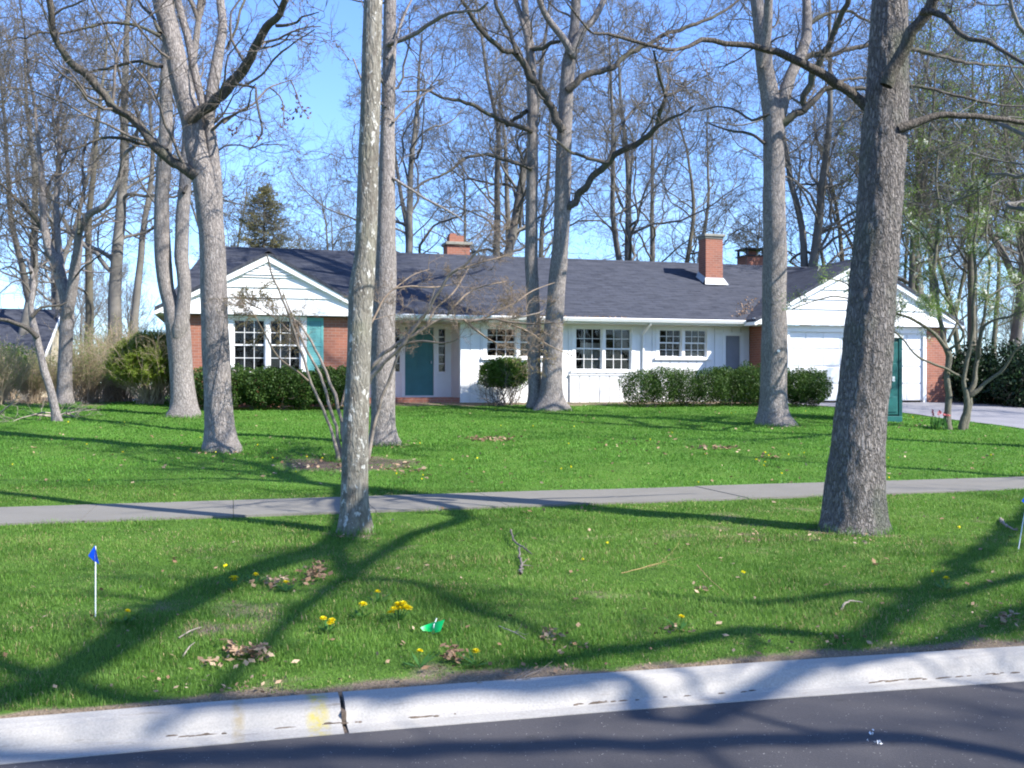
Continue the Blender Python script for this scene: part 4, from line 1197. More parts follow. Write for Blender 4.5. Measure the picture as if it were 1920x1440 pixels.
traced_tree("bare_tree", "small crooked leaning tree at the far left edge with a bowed side branch", 22.0,
    [([(107, 790, 18), (103, 768, 15), (97, 740, 15), (90, 715, 14), (83, 695, 14), (76, 665, 13), (70, 640, 13), (64, 615, 13), (60, 595, 11), (58, 572, 10), (61, 545, 10), (62, 523, 8), (58, 505, 7), (50, 485, 5)], 0, .3)],
    [([(68, 630, 9), (55, 617, 9), (33, 606, 8), (15, 601, 7), (-10, 600, 6), (-40, 590, 4)], 0, -.3), ([(61, 592, 8), (68, 584, 7), (78, 577, 6), (92, 573, 5), (112, 573, 4), (125, 566, 2)], 0, .4),
     ([(58, 510, 5), (40, 512, 4), (20, 500, 3), (0, 505, 2)], .2, .4), ([(62, 523, 4), (75, 500, 3), (90, 490, 2)], .2, .6)],
    M['bark_oak'], M['bark_dark'], 20, zmin=3.0, dens=3.0, dens_trunk=.8, blen=(.4, 1.1))

# ------------------------------------------------------------------ ornamental tree in the mulch bed
STEMH = [(5, .1, 1, .4, 1.1, .35, .8, 6, .22, .02, .55, 3, .005), (6, .1, 1, .5, 1.2, .4, .9, 4, .28, .0, .55, 3, .003), (3, .1, 1, .5, 1.2, .4, .8, 3, .3, .0, .6, 3, .0025)]
def ornament():
    D = 16.1
    t, O, crown, rng = traced_tree("ornamental_tree", "small many-stemmed budding tree in the mulch bed, its twigs reaching across the front door", D,
        [([(634, 862, 11), (622, 810, 8), (606, 770, 8), (590, 735, 7), (580, 707, 7), (560, 647, 7), (540, 587, 6), (513, 520, 5), (500, 477, 4)], 0, -.5),
         ([(640, 864, 11), (634, 820, 8), (618, 757, 8), (605, 715, 7), (593, 690, 7), (566, 637, 6), (545, 585, 5), (530, 545, 3)], .1, .6),
         ([(646, 866, 11), (645, 820, 9), (634, 762, 9), (620, 717, 8), (602, 675, 7), (583, 640, 6), (560, 605, 5), (540, 590, 3)], .1, 1.0),
         ([(690, 868, 12), (696, 830, 10), (703, 790, 9), (720, 735, 8), (737, 690, 8), (752, 650, 7), (770, 620, 6), (800, 585, 5), (815, 540, 4)], .2, .2),
         ([(660, 868, 14), (668, 800, 13), (680, 745, 12), (693, 713, 12), (712, 690, 11), (723, 680, 10), (750, 653, 10), (767, 627, 9), (790, 597, 8), (820, 552, 8), (840, 520, 8), (870, 498, 7), (893, 473, 6), (905, 458, 4), (917, 440, 3)], 0, -.6),
         ([(664, 868, 12), (668, 790, 11), (676, 730, 11), (690, 697, 11), (717, 667, 10), (750, 643, 10), (780, 627, 9), (805, 610, 8), (827, 600, 7), (873, 600, 6), (923, 598, 6), (973, 595, 5), (1000, 590, 4), (1018, 583, 3), (1040, 568, 2)], .1, .9)],
        [([(577, 713, 5), (562, 700, 5), (547, 690, 5), (520, 667, 4), (500, 633, 4), (480, 597, 3), (465, 575, 2)], 0, -1),
         ([(740, 541, 5), (770, 536, 4), (800, 539, 4), (840, 535, 3), (860, 528, 2)], 0, 1), ([(640, 760, 7), (660, 690, 6), (690, 620, 6), (720, 560, 5), (742, 540, 4), (770, 518, 3), (805, 505, 2)], .3, 1.4),
         ([(880, 604, 6), (920, 598, 5), (955, 604, 5), (1000, 607, 4), (1040, 605, 3)], .2, -.6), ([(752, 648, 7), (790, 640, 6), (820, 643, 5), (850, 640, 3), (860, 635, 2)], 0, -1),
         ([(840, 590, 6), (870, 555, 5), (895, 540, 4), (920, 533, 4), (950, 527, 3)], 0, .8), ([(870, 600, 6), (900, 625, 5), (925, 640, 4), (955, 652, 3), (1010, 660, 2)], .2, .5),
         ([(860, 505, 5), (900, 492, 4), (940, 482, 3), (980, 472, 2)], -.5, .3), ([(900, 600, 5), (960, 570, 4), (1000, 545, 3), (1040, 530, 2)], .5, 1.3),
         ([(800, 612, 6), (815, 580, 4), (850, 548, 4), (880, 500, 3)], .3, 1.0), ([(930, 598, 5), (990, 622, 4), (1030, 648, 3), (1075, 668, 2)], .8, 1.2),
         ([(560, 640, 4), (520, 600, 3), (470, 570, 3), (440, 555, 2)], -.2, .8), ([(530, 560, 4), (500, 560, 3), (460, 560, 2)], -.3, .3)],
        M['bark_tan'], M['bark_tan'], 21, zmin=2.1, dens=3.4, dens_trunk=2.1, blen=(.4, 1.15), sides=10, step=.1, lump=.09, flare=1.0, spec=STEMH, twig=M['bark_reddish'], ws=.72, tgnarl=.55)
    c = np.concatenate([ends(br, rng, 1500, .2) for br in crown[-9:] if br[2] == 3])
    link("buds", mesh_np("buds", *leaf_mesh_arrays(c, .011, rng), M['budleaf'], False, O), t)
ornament()
# ------------------------------------------------------------------ flowering tree at the right
def dogwood():
    D = 23.0
    spec = [(6, .1, 1, .5, 1.2, .35, .7, 5, .26, .04, .55, 3, .006), (5, .1, 1, .5, 1.2, .35, .7, 4, .3, .02, .6, 3, .004)]
    t, O, crown, rng = traced_tree("flowering_tree", "multi-stemmed flowering tree by the driveway with fresh green leaves and white blossoms", D,
        [([(1779, 806, 19), (1778, 780, 16), (1778, 740, 14), (1777, 700, 13), (1776, 670, 14), (1770, 640, 12), (1764, 610, 11), (1759, 575, 10), (1756, 540, 9), (1752, 500, 8), (1757, 450, 7), (1762, 400, 6), (1755, 340, 5), (1760, 280, 4)], 0, .4),
         ([(1802, 808, 18), (1806, 785, 15), (1811, 750, 13), (1806, 715, 9), (1812, 680, 9), (1820, 650, 9), (1826, 610, 8), (1825, 570, 8), (1830, 520, 7), (1826, 460, 6), (1835, 400, 5), (1832, 330, 4)], 0, -.6),
         ([(1808, 808, 17), (1814, 785, 15), (1820, 745, 13), (1828, 710, 11), (1832, 675, 10), (1838, 635, 9), (1843, 605, 7), (1850, 560, 6), (1856, 500, 5), (1850, 430, 4), (1862, 350, 3)], .2, .8),
         ([(1822, 740, 12), (1838, 728, 10), (1848, 718, 9), (1862, 708, 8), (1876, 698, 8), (1890, 680, 7), (1905, 655, 6), (1930, 640, 5), (1960, 600, 4)], .1, -1),
         ([(1836, 665, 9), (1838, 635, 8), (1846, 612, 8), (1862, 600, 6), (1890, 595, 5), (1930, 580, 4)], .2, -.5)],
        [([(1776, 660, 9), (1766, 640, 9), (1752, 625, 8), (1735, 612, 7), (1715, 600, 7), (1697, 593, 6), (1678, 588, 6), (1655, 575, 6), (1625, 568, 5), (1590, 560, 4), (1560, 556, 4), (1520, 566, 3), (1485, 580, 2)], 0, -1.5),
         ([(1812, 712, 7), (1798, 704, 6), (1770, 690, 6), (1745, 680, 5), (1722, 668, 5), (1708, 655, 4), (1698, 640, 4), (1675, 620, 4), (1640, 600, 3)], 0, -1.2),
         ([(1778, 640, 7), (1788, 618, 6), (1795, 600, 5), (1785, 575, 5), (1770, 555, 5), (1755, 535, 4), (1730, 520, 3), (1700, 500, 3), (1660, 480, 2)], .1, .8),
         ([(1780, 655, 6), (1800, 640, 5), (1805, 620, 5), (1790, 600, 4), (1778, 590, 3)], 0, -.8),
         ([(1640, 572, 5), (1600, 540, 4), (1570, 525, 3), (1535, 522, 2)], -1.2, -1.6), ([(1756, 480, 5), (1730, 440, 4), (1700, 410, 3), (1690, 380, 2)], .3, -.4),
         ([(1832, 500, 5), (1860, 460, 4), (1890, 440, 3), (1925, 430, 2)], -.4, -.8), ([(1850, 560, 5), (1880, 540, 4), (1915, 530, 3), (1950, 500, 2)], .4, .8)],
        M['bark_dogwood'], M['bark_dogwood'], 22, zmin=2.9, dens=3.4, dens_trunk=2.0, blen=(.4, 1.1), sides=12, step=.14, lump=.14, flare=1.1, spec=spec, twig=M['bark_dogwood'], ws=.82, tgnarl=.3)
    tw = [br for br in crown if br[2] == 3]
    c = np.concatenate([ends(br, rng, 1000, .3) for br in tw]); c = c + rng.normal(0, .09, c.shape)
    link("leaves", mesh_np("leaves", *leaf_mesh_arrays(c, .017, rng), M['newleaf'], False, O), t)
    c = np.concatenate([ends(br, rng, 26, .6) for br in tw]); c = np.repeat(c, 4, 0) + rng.normal(0, .018, (len(c) * 4, 3))
    link("blossoms", mesh_np("blossoms", *leaf_mesh_arrays(c, .030, rng, .8), M['blossom'], False, O), t)
dogwood()

# ------------------------------------------------------------------ shrubs and hedges
def foliage_shell(blobs, n, rng, inner=.55, lumpy=.22, seed=3):
    """points through the outer part of a union of ellipsoids: (cx,cy,cz,rx,ry,rz)"""
    bl = np.array(blobs, float)
    w = bl[:, 3] * bl[:, 4] + bl[:, 4] * bl[:, 5] + bl[:, 3] * bl[:, 5]
    i = rng.choice(len(bl), n, p=w / w.sum())
    d = nrm(rng.normal(size=(n, 3)))
    q = rng.uniform(inner ** 3, 1, n) ** (1 / 3)
    lf = 1 + lumpy * 2 * (vnoise(d[:, 0] * 3 + i * 3.1 + 20, d[:, 2] * 3 + d[:, 1] * 2.1 + 20, seed) - .5) + .12 * (vnoise(d[:, 0] * 8 + i + 40, d[:, 2] * 8 + d[:, 1] * 7 + 40, seed + 1) - .5)
    return bl[i, :3] + d * (bl[i, 3:] * (q * lf)[:, None])

def shrub(name, label, cat, O, blobs, n, leaf, mat, seed, stems=10, stem_mat=None, aspect=.55, group=None, inner=.5, stem_h=.6, lumpy=.36, stem_r=.014, zcut=.04):
    rng = np.random.default_rng(seed)
    O = np.array(O, float)
    t = thing(name, label, cat, O, group)
    c = foliage_shell(blobs, n, rng, inner, lumpy, seed % 20)
    c = c[c[:, 2] > O[2] + zcut]
    link("foliage", mesh_np("foliage", *leaf_mesh_arrays(c, leaf, rng, aspect), mat, False, O), t)
    if stems:
        bl = np.array(blobs); i = rng.integers(0, len(bl), stems)
        st = np.stack([bl[i, 0] + rng.normal(0, .12, stems), bl[i, 1] + rng.normal(0, .1, stems), np.full(stems, O[2] - .05)], 1)
        d = nrm(rng.normal(0, .45, (stems, 3)) + np.array([0, 0, 1]))
        pts = grow(st, d, rng.uniform(.7, 1.2, stems) * stem_h, 6, .18, .05, rng); rad = stem_r * np.linspace(1, .4, 7)[None] * rng.uniform(.7, 1.3, stems)[:, None]
        cr = [(pts, rad, 6)] + ramify(pts, rad, np.full(stems, stem_h), [(5, .3, 1, .4, 1, .4, .8, 4, .25, .05, .6, 4, .004)], rng)
        link("stems", mesh_np("stems", *join([tube_arrays(*k) for k in cr]), stem_mat or M['bark_twig'], True, O), t)
    return t

def blob_row(px0, px1, ytop, ybot, Y, n, rng, depth=.55, jitter=.08):
    """ellipsoids side by side along the street direction"""
    out = []
    a = on_plane(px0, ybot, Y); c = on_plane(px1, ybot, Y)
    X = np.linspace(a[0], c[0], n + 2)[1:-1]; w = (c[0] - a[0]) / n
    for i, x in enumerate(X):
        y = Y + rng.uniform(-.12, .12); g = float(ground(x, y))
        D = y * CT + x * ST
        zt = CAMZ + (720 - ytop) / FPX * D + rng.uniform(-jitter, jitter)
        out.append((x, y, (g + zt) / 2 + .05, w * .85, depth, max(.15, (zt - g) / 2)))
    return out
rg = np.random.default_rng(31)
bl = blob_row(1163, 1484, 689, 752, 27.0, 7, rg)
bl += [(p[0] + .5, p[1] + .12, p[2] + .14, .32, .3, .46) for p in bl[3:]]
shrub("yew_hedge", "long dark green yew hedge below the right-hand windows", "hedge", (np.mean([p[0] for p in bl]), 27.1, float(ground(13, 27.1))), bl, 62000, .030, M['yew'], 32, 22, aspect=.4, lumpy=.18)
bl = blob_row(1474, 1546, 692, 750, 26.5, 2, rg)
shrub("yew_shrub", "rounded dark yew bush in front of the garage door", "bush", (np.mean([p[0] for p in bl]), 26.3, float(ground(16.5, 26.3))), bl, 20000, .030, M['yew'], 33, 20, aspect=.4, lumpy=.18)
bl = blob_row(352, 690, 692, 757, 26.7, 7, rg, .5, .05)
shrub("yew_hedge", "dark green hedge below the shuttered window of the brick wing", "hedge", (np.mean([p[0] for p in bl]), 26.7, float(ground(1, 26.7))), bl, 52000, .034, M['yew'], 34, 24, aspect=.45, lumpy=.18)
a0 = on_plane(945, 750, 28.0); gz = float(ground(a0[0], 28.0))
shrub("boxwood_shrub", "rounded bright green bush with bare lower stems against the white siding", "bush", (a0[0], 28.0, gz),
      [(a0[0], 28.0, gz + .98, .72, .5, .36), (a0[0] - .42, 27.95, gz + .88, .36, .36, .34), (a0[0] + .45, 28.0, gz + .92, .36, .36, .36), (a0[0], 27.9, gz + .68, .58, .42, .22), (a0[0] + .2, 27.9, gz + 1.18, .3, .3, .22), (a0[0] - .15, 27.8, gz + 1.08, .3, .25, .25)], 19000, .028, M['boxwood'], 35, 40, M['bark_twig'], stem_h=1.0, stem_r=.012, inner=.35)

def twig_shrub(name, label, O, h, spread, n, seed, leaf_mat, nleaf, leaf, stem_mat, ztop=.45, group=None, cat="shrub", dome=0):
    rng = np.random.default_rng(seed); O = np.array(O, float)
    t = thing(name, label, cat, O, group)
    st = np.stack([rng.normal(0, .16, n), rng.normal(0, .16, n), np.full(n, -.05)], 1)
    d = nrm(np.stack([rng.normal(0, spread, n), rng.normal(0, spread, n), np.ones(n)], 1))
    ln = h * rng.uniform(.7, 1.1, n)
    pts = grow(st, d, ln, 9, .07, .02, rng); rad = .010 * np.linspace(1, .3, 10)[None] * rng.uniform(.6, 1.3, n)[:, None]
    cr = [(pts, rad, 4)] + ramify(pts, rad, ln, [(6, .25, 1, .25, .8, .25, .5, 5, .14, .06, .6, 3, .004), (4, .2, 1, .3, .9, .3, .6, 4, .2, .05, .7, 3, .003)], rng)
    link("stems", mesh_np("stems", *join([tube_arrays(*k) for k in cr]), stem_mat, True), t)
    if nleaf:
        c = np.concatenate([ends(cr[-1], rng, nleaf * 2, .1), ends(cr[-2], rng, nleaf, .3)])
        c = c[c[:, 2] > h * ztop * rng.uniform(.6, 1.3, len(c))]
        if dome: c = c[((c[:, 0] / dome) ** 2 + (c[:, 1] / dome) ** 2 + (np.maximum(c[:, 2] - h * .35, 0) / (h * .62)) ** 2) < rng.uniform(.8, 1.15, len(c))]
        c = c + rng.normal(0, .02, c.shape)
        link("foliage", mesh_np("foliage", *leaf_mesh_arrays(c, leaf, rng, .5), leaf_mat, False), t)
    return t
g, _ = G(285, 757)
twig_shrub("forsythia_shrub", "large arching yellow-green shrub at the left corner of the brick wing", g, 2.05, .42, 190, 41, M['forsythia'], 90000, .022, M['bark_shrub'], .38, dome=1.22)
g2 = P(330, 740, 27.6); g2[2] = float(ground(g2[0], g2[1]))
twig_shrub("forsythia_shrub", "smaller yellow-green shrub hugging the brick wall behind the two-stemmed tree", g2, 1.6, .30, 45, 42, M['forsythia'], 9000, .022, M['bark_shrub'], .45)

def copy_tree(o, loc, rot=0.0, sc=1.0, label=None):
    c = o.copy(); COL.objects.link(c); c.location = tuple(float(q) for q in loc); c.rotation_euler = (0, 0, rot)
    c.scale = (sc, sc, sc) if np.isscalar(sc) else sc
    if label: c["label"] = label
    for ch in o.children:
        k = ch.copy(); COL.objects.link(k); k.parent = c
    return c

# brown thicket at the far left
TG = "brown thicket shrubs along the left edge of the lawn"
spots = [(165, 757, 28.5, 1.95, "tan leafless thicket shrub right of the wide-forked bare tree"), (60, 752, 28.0, 1.25, "tan leafless thicket shrub between the crooked leaning tree and the wide-forked tree"),
         (-10, 760, 26.5, 1.5, "tan leafless thicket shrub at the very left edge of the lawn"), (215, 752, 30.5, 2.2, "tan leafless thicket shrub touching the big yellow-green shrub"), (110, 750, 31.0, 1.2, "taller tan thicket shrub below the neighbouring gable"),
         (20, 748, 33.0, 1.6, "tall tan thicket shrub in front of the neighbouring dark roof")]
pr = None
for i, (px, py, D, h, lb) in enumerate(spots):
    p = P(px, py, D); p[2] = float(ground(p[0], p[1]))
    if pr is None:
        pr = twig_shrub("thicket_shrub", lb, p, 1.6, .42, 130, 43, M['newleaf'], 3500, .016, M['bark_shrub'], .3, TG)
    else:
        copy_tree(pr, p, i * 1.3, h / 1.6, lb)
p = P(22, 745, 30.0); p[2] = float(ground(p[0], p[1]))
shrub("leafy_shrub", "mid green leafy bush at the far left below the neighbouring roof", "bush", p, [(p[0], p[1], p[2] + 1.1, .75, .6, .62), (p[0] - .7, p[1], p[2] + .9, .6, .5, .5), (p[0] + .5, p[1] + .1, p[2] + .8, .5, .5, .5)], 7000, .035, M['boxwood'], 44, 12, M['bark_shrub'], stem_h=1.2)
# dark evergreens beyond the driveway
for i, (px, D, w, h, lb) in enumerate(((1815, 33.5, 1.0, 1.9, "dark evergreen bush beside the garage wall, behind the flowering tree"), (1880, 32.5, 1.15, 1.9, "broad dark evergreen bush beyond the driveway right of the flowering tree"), (1950, 31.0, 1.1, 1.8, "dark evergreen bush cut by the right edge beyond the driveway"))):
    p = P(px, 745, D); p[2] = float(ground(p[0], p[1]))
    shrub("evergreen_shrub", lb, "bush", p, [(p[0], p[1], p[2] + h * .48, w, .9, h * .55), (p[0] - .6 * w, p[1] + .2, p[2] + h * .38, w * .7, .8, h * .42), (p[0] + .6 * w, p[1], p[2] + h * .42, w * .7, .8, h * .46)], 9000, .06, M['rhodo'], 45 + i, 8, stem_h=1.0)

# spruce behind the left roof
def spruce():
    rng = np.random.default_rng(51); D = 41.0
    p = P(495, 700, D); p[2] = 1.0; H = 1.6 + (720 - 352) / FPX * D - 1.0
    t = thing("spruce_tree", "conical olive-green spruce rising behind the left gable", "tree", p)
    tr = np.stack([np.zeros(12), np.zeros(12), np.linspace(-.1, H, 12), np.linspace(.16, .012, 12)], 1)
    link("trunk", mesh_np("trunk", *stem_mesh(tr, 8, rng), M['bark_far2'], True), t)
    n = 560; z = rng.uniform(.12, 1, n) ** .85
    a = rng.uniform(0, 2 * math.pi, n)
    r = (1 - z) ** .72 * 4.3 * rng.uniform(.45, 1.15, n) * (.65 + .7 * vnoise(a / (2 * math.pi) * 6, z * 9, 5, 6)) + .1
    st = np.stack([0 * z, 0 * z, z * H], 1); d = np.stack([np.cos(a), np.sin(a), rng.uniform(-.1, .35, n)], 1)
    pts = grow(st, nrm(d), r, 6, .1, .02, rng); rad = .018 * np.linspace(1, .3, 7)[None] * np.ones((n, 1))
    cr = [(pts, rad, 3)] + ramify(pts, rad, r, [(7, .25, 1, .4, .9, .25, .45, 3, .15, -.02, .6, 3, .004)], rng)
    link("branches", mesh_np("branches", *join([tube_arrays(*k) for k in cr]), M['bark_far2'], True), t)
    c = np.concatenate([ends(cr[1], rng, 14000, .0), ends(cr[0], rng, 4500, .4)]); c = c + rng.normal(0, .03, c.shape)
    link("needles", mesh_np("needles", *leaf_mesh_arrays(c, .055, rng, .28), M['spruce'], False), t)
spruce()

# ------------------------------------------------------------------ bare woods behind the house
BARE = [(15, .26, 1, .5, 1.2, .28, .52, 15, .29, .08, .46, 6, .026), (8, .2, 1, .5, 1.15, .34, .62, 9, .30, .05, .58, 4, .014), (6, .15, 1, .45, 1.1, .4, .72, 7, .30, .04, .58, 3, .008), (4, .15, 1, .45, 1.1, .4, .8, 5, .28, .03, .62, 3, .0055)]
def bare_arrays(H, r0, seed, lean=.05, fork=0, spec=BARE, nlead=1):
    rng = np.random.default_rng(seed)
    tr = []
    d0 = nrm(np.array([[rng.normal(0, lean), rng.normal(0, lean), 1.0]]))
    pts = grow(np.array([[0, 0, -.2]]), d0, np.array([H]), 18, .05, .035, rng); rad = r0 * np.linspace(1.05, .16, 19)[None]
    rad[0, 0] *= 1.25
    P_, R_ = pts, rad
    if fork:
        i = 5
        d = nrm(nrm(pts[:, i + 1] - pts[:, i]) + np.array([[rng.choice([-1, 1]) * .42, rng.normal(0, .3), 0]]))
        p2 = grow(pts[:, i], d, np.array([H * .72]), 18, .06, .06, rng); r2 = rad[0, i] * .8 * np.linspace(1, .16, 19)[None]
        P_ = np.concatenate([pts, p2]); R_ = np.concatenate([rad, r2])
    L = np.array([H] * len(P_)) * np.array([1, .75][:len(P_)])
    crown = ramify(P_, R_, L, spec, rng)
    return (P_, R_), crown, rng

protos = []
def bare_proto(H, r0, seed, mats, fork=0, leaves=None, name="bare_tree"):
    (P_, R_), crown, rng = bare_arrays(H, r0, seed, fork=fork)
    tm = mesh_np("trunk", *tube_arrays(P_, R_, 12), mats[0], True)
    cm = mesh_np("crown", *join([tube_arrays(*k) for k in crown]), mats[1], True)
    lm = None
    if leaves:
        c = np.concatenate([ends(crown[-1], rng, leaves[1], .2), ends(crown[-2], rng, leaves[1] // 3, .3)])
        lm = mesh_np("leaves", *leaf_mesh_arrays(c, leaves[2], rng), leaves[0], False)
    return tm, cm, lm
FT = (M['bark_far'], M['bark_far']); FB = (M['bark_far2'], M['bark_far2'])
PR = [bare_proto(17, .26, 61, FT), bare_proto(16, .24, 62, FT, 1), bare_proto(17, .27, 73, FT, 1), bare_proto(15, .18, 64, FB), bare_proto(17, .21, 65, FT),
      bare_proto(13, .17, 66, FB, 0, (M['newleaf'], 5200, .045)), bare_proto(15, .20, 67, FB, 1, (M['budleaf'], 5000, .045)), bare_proto(11, .13, 68, FB)]
WG = "bare trees behind the house and along its sides"
def place(k, px, D, sc, rot, label, name="bare_tree"):
    tm, cm, lm = PR[k]
    p = P(px, 720, D); p[2] = float(ground(p[0], p[1])) if D < 60 else 1.06
    t = thing(name, label, "tree", p, WG); t.rotation_euler = (0, 0, rot); t.scale = (sc, sc, sc)
    link("trunk", tm, t); link("crown", cm, t)
    if lm: link("leaves", lm, t)
woods = [
 (0, 208, 33, .95, .3, "upright bare trunk just left of the two-stemmed grey tree, above the yellow-green shrub"),
 (3, 168, 37, .95, 1.1, "slim bare trunk right of the wide-forked bare tree"),
 (4, 242, 41, .9, 2.2, "bare tree behind the yellow-green shrub, left of the two-stemmed tree"),
 (1, 28, 42, .95, 3.4, "bare tree rising behind the neighbouring roof at the left edge"),
 (7, -40, 31, 1.0, 4.0, "bare tree whose twigs reach in from the left edge"),
 (2, 95, 52, .95, 5.0, "far bare tree between the neighbouring roof and the wide-forked tree"),
 (6, 430, 56, .85, .8, "brownish budding tree left of the spruce"),
 (3, 590, 58, .8, 1.9, "distant bare tree right of the spruce"),
 (7, 645, 50, .85, 2.5, "low bare tree above the roof left of the slim blotchy trunk"),
 (1, 783, 42, .95, .5, "forked bare tree behind the roof right of the slim blotchy trunk"),
 (2, 897, 43, 1.0, 2.8, "big bare tree behind the ridge beside the squat brick chimney"),
 (0, 940, 50, .95, 4.6, "bare tree a little right of the squat brick chimney, further back"),
 (3, 848, 58, .95, 1.4, "slender bare tree behind the squat brick chimney"),
 (4, 1012, 55, 1.0, .2, "bare tree seen through the close pair of trunks"),
 (1, 1148, 41, .95, 3.0, "forked bare tree behind the ridge right of the close pair"),
 (0, 1205, 53, .9, 5.5, "bare tree midway between the close pair and the tall brick chimney"),
 (3, 1262, 47, .95, 2.1, "leaning bare tree just left of the tall brick chimney"),
 (4, 1294, 57, .95, .9, "thin straight bare tree behind the tall brick chimney"),
 (7, 1395, 52, .9, 4.2, "small bare tree between the two right-hand chimneys"),
 (2, 1503, 40, .92, 1.7, "forked bare tree just right of the forking front tree"),
 (3, 1555, 52, .9, 3.9, "bare tree above the garage valley"),
 (6, 1590, 46, .9, 5.1, "budding tree just left of the rough-barked trunk"),
 (0, 1728, 44, 1.0, .7, "bare tree right of the rough-barked trunk, above the garage gable"),
 (5, 1700, 37, .95, 2.4, "leafing tree over the right slope of the garage gable"),
 (4, 1755, 50, 1.0, 3.3, "dark upright bare tree behind the flowering tree"),
 (5, 1830, 39, 1.05, 4.4, "fresh green leafing tree behind the flowering tree"),
 (1, 1885, 40, 1.0, 1.2, "stout bare tree near the right edge"),
 (6, 1800, 56, .95, .1, "yellowish budding tree far behind the flowering tree"),
 (5, 1935, 34, .9, 5.8, "leafing tree cut by the right edge"),
 (3, 1860, 60, 1.0, 2.9, "distant slim tree between the stout bare tree and the flowering tree"),
 (7, 1680, 58, 1.1, 3.7, "distant low bare tree just right of the rough-barked trunk"),
 (2, 1960, 48, 1.0, 4.9, "tall bare tree whose branches reach in from the right edge"),
]
for w in woods: place(*w)
# trees outside the frame whose shade crosses the lawn and the road
off = [(0, (15.5, 15.8), .80, 2.0, "bare lawn tree to the right of the view"), (1, (10.5, -9.2), 1.05, 1.3, "bare tree across the street behind the viewer on the right"),
       (4, (28.5, 16.5), .8, 3.1, "bare tree beyond the driveway right of the view"), (3, (3.5, -9.6), 1.0, 2.2, "bare tree across the street behind the viewer"), (2, (-8, -10), 1.0, 5.2, "bare tree across the street behind the viewer on the left"),
       (2, (16.5, -10.5), 1.05, 4.2, "bare tree across the street far to the right of the viewer")]
for (k, (x, y), sc, rot, lb) in off:
    tm, cm, lm = PR[k]
    t = thing("bare_tree", lb, "tree", (x, y, float(ground(x, y)) if y > 4 else .1), WG); t.rotation_euler = (0, 0, rot); t.scale = (sc,) * 3
    link("trunk", tm, t); link("crown", cm, t)
def street_tree():
    """the next tree of the parkway, its long limbs over the street shade the grass by the curb"""
    rng = np.random.default_rng(77)
    O = np.array([18.0, 6.4, .15])
    t = thing("bare_tree", "bare street tree on the parkway to the right of the view", "tree", O, WG)
    tr = np.array([[0, 0, -.1, .27], [0, 0, 1, .22], [-.1, -.1, 3.5, .2], [-.2, -.1, 6, .16], [-.1, .1, 9, .1], [0, 0, 12, .04]]); tr[:, :2] += O[:2]
    link("trunk", mesh_np("trunk", *stem_mesh(resample(tr, .2), 16, rng), M['bark_rough'], True, O), t)
    src = []
    for marks, zz, r0 in (([(1760, 1205, 5.2, .085), (1600, 1192, 5.5, .085), (1420, 1185, 5.8, .08), (1250, 1205, 6.1, .07), (1080, 1235, 6.4, .06), (880, 1275, 6.7, .05), (650, 1345, 7.0, .035)], 4.6, .12),
                          ([(1900, 1085, 6.4, .06), (1650, 1105, 6.8, .055), (1400, 1130, 7.2, .045), (1200, 1110, 7.6, .03)], 6.0, .08),
                          ([(2300, 1345, 6.2, .08), (1600, 1400, 7.0, .075), (1100, 1415, 7.4, .075), (700, 1430, 7.8, .08), (300, 1440, 8.2, .08), (-200, 1440, 8.5, .05)], 5.4, .11),
                          ([(1500, 1262, 7.4, .08), (1150, 1280, 7.8, .085), (860, 1310, 8.1, .085), (560, 1325, 8.4, .08), (280, 1315, 8.7, .08), (60, 1262, 9.0, .08), (-180, 1190, 9.4, .07)], 7.4, .12)):
        a = resample(np.vstack([[17.9, 6.3, zz, r0], shadow_pts(marks)]), .2)
        a[1:-1, :3] += rng.normal(0, .02, (len(a) - 2, 3))
        link("limb", mesh_np("limb", *stem_mesh(a, 10, rng), M['bark_dark'], True, O), t); src.append(a)
    src.append(resample(tr[2:], .2)); cr = []
    for a in src:
        L = np.linalg.norm(np.diff(a[:, :3], axis=0), axis=1).sum(); k = int(L * .55)
        p, d, r, tt, _ = spawn(a[None, :, :3], a[None, :, 3], k, .1, 1, .5, 1.2, rng)
        ln = rng.uniform(.8, 2.2, k); pts = grow(p, d, ln, 8, .26, .06, rng); rad = np.clip(r * .4, .006, .04)[:, None] * np.linspace(1, .3, 9)[None]
        cr.append((pts, rad, 5)); cr += ramify(pts, rad, ln, OAK, rng)
    link("crown", mesh_np("crown", *join([tube_arrays(*q) for q in cr]), M['bark_twig'], True, O), t)
street_tree()

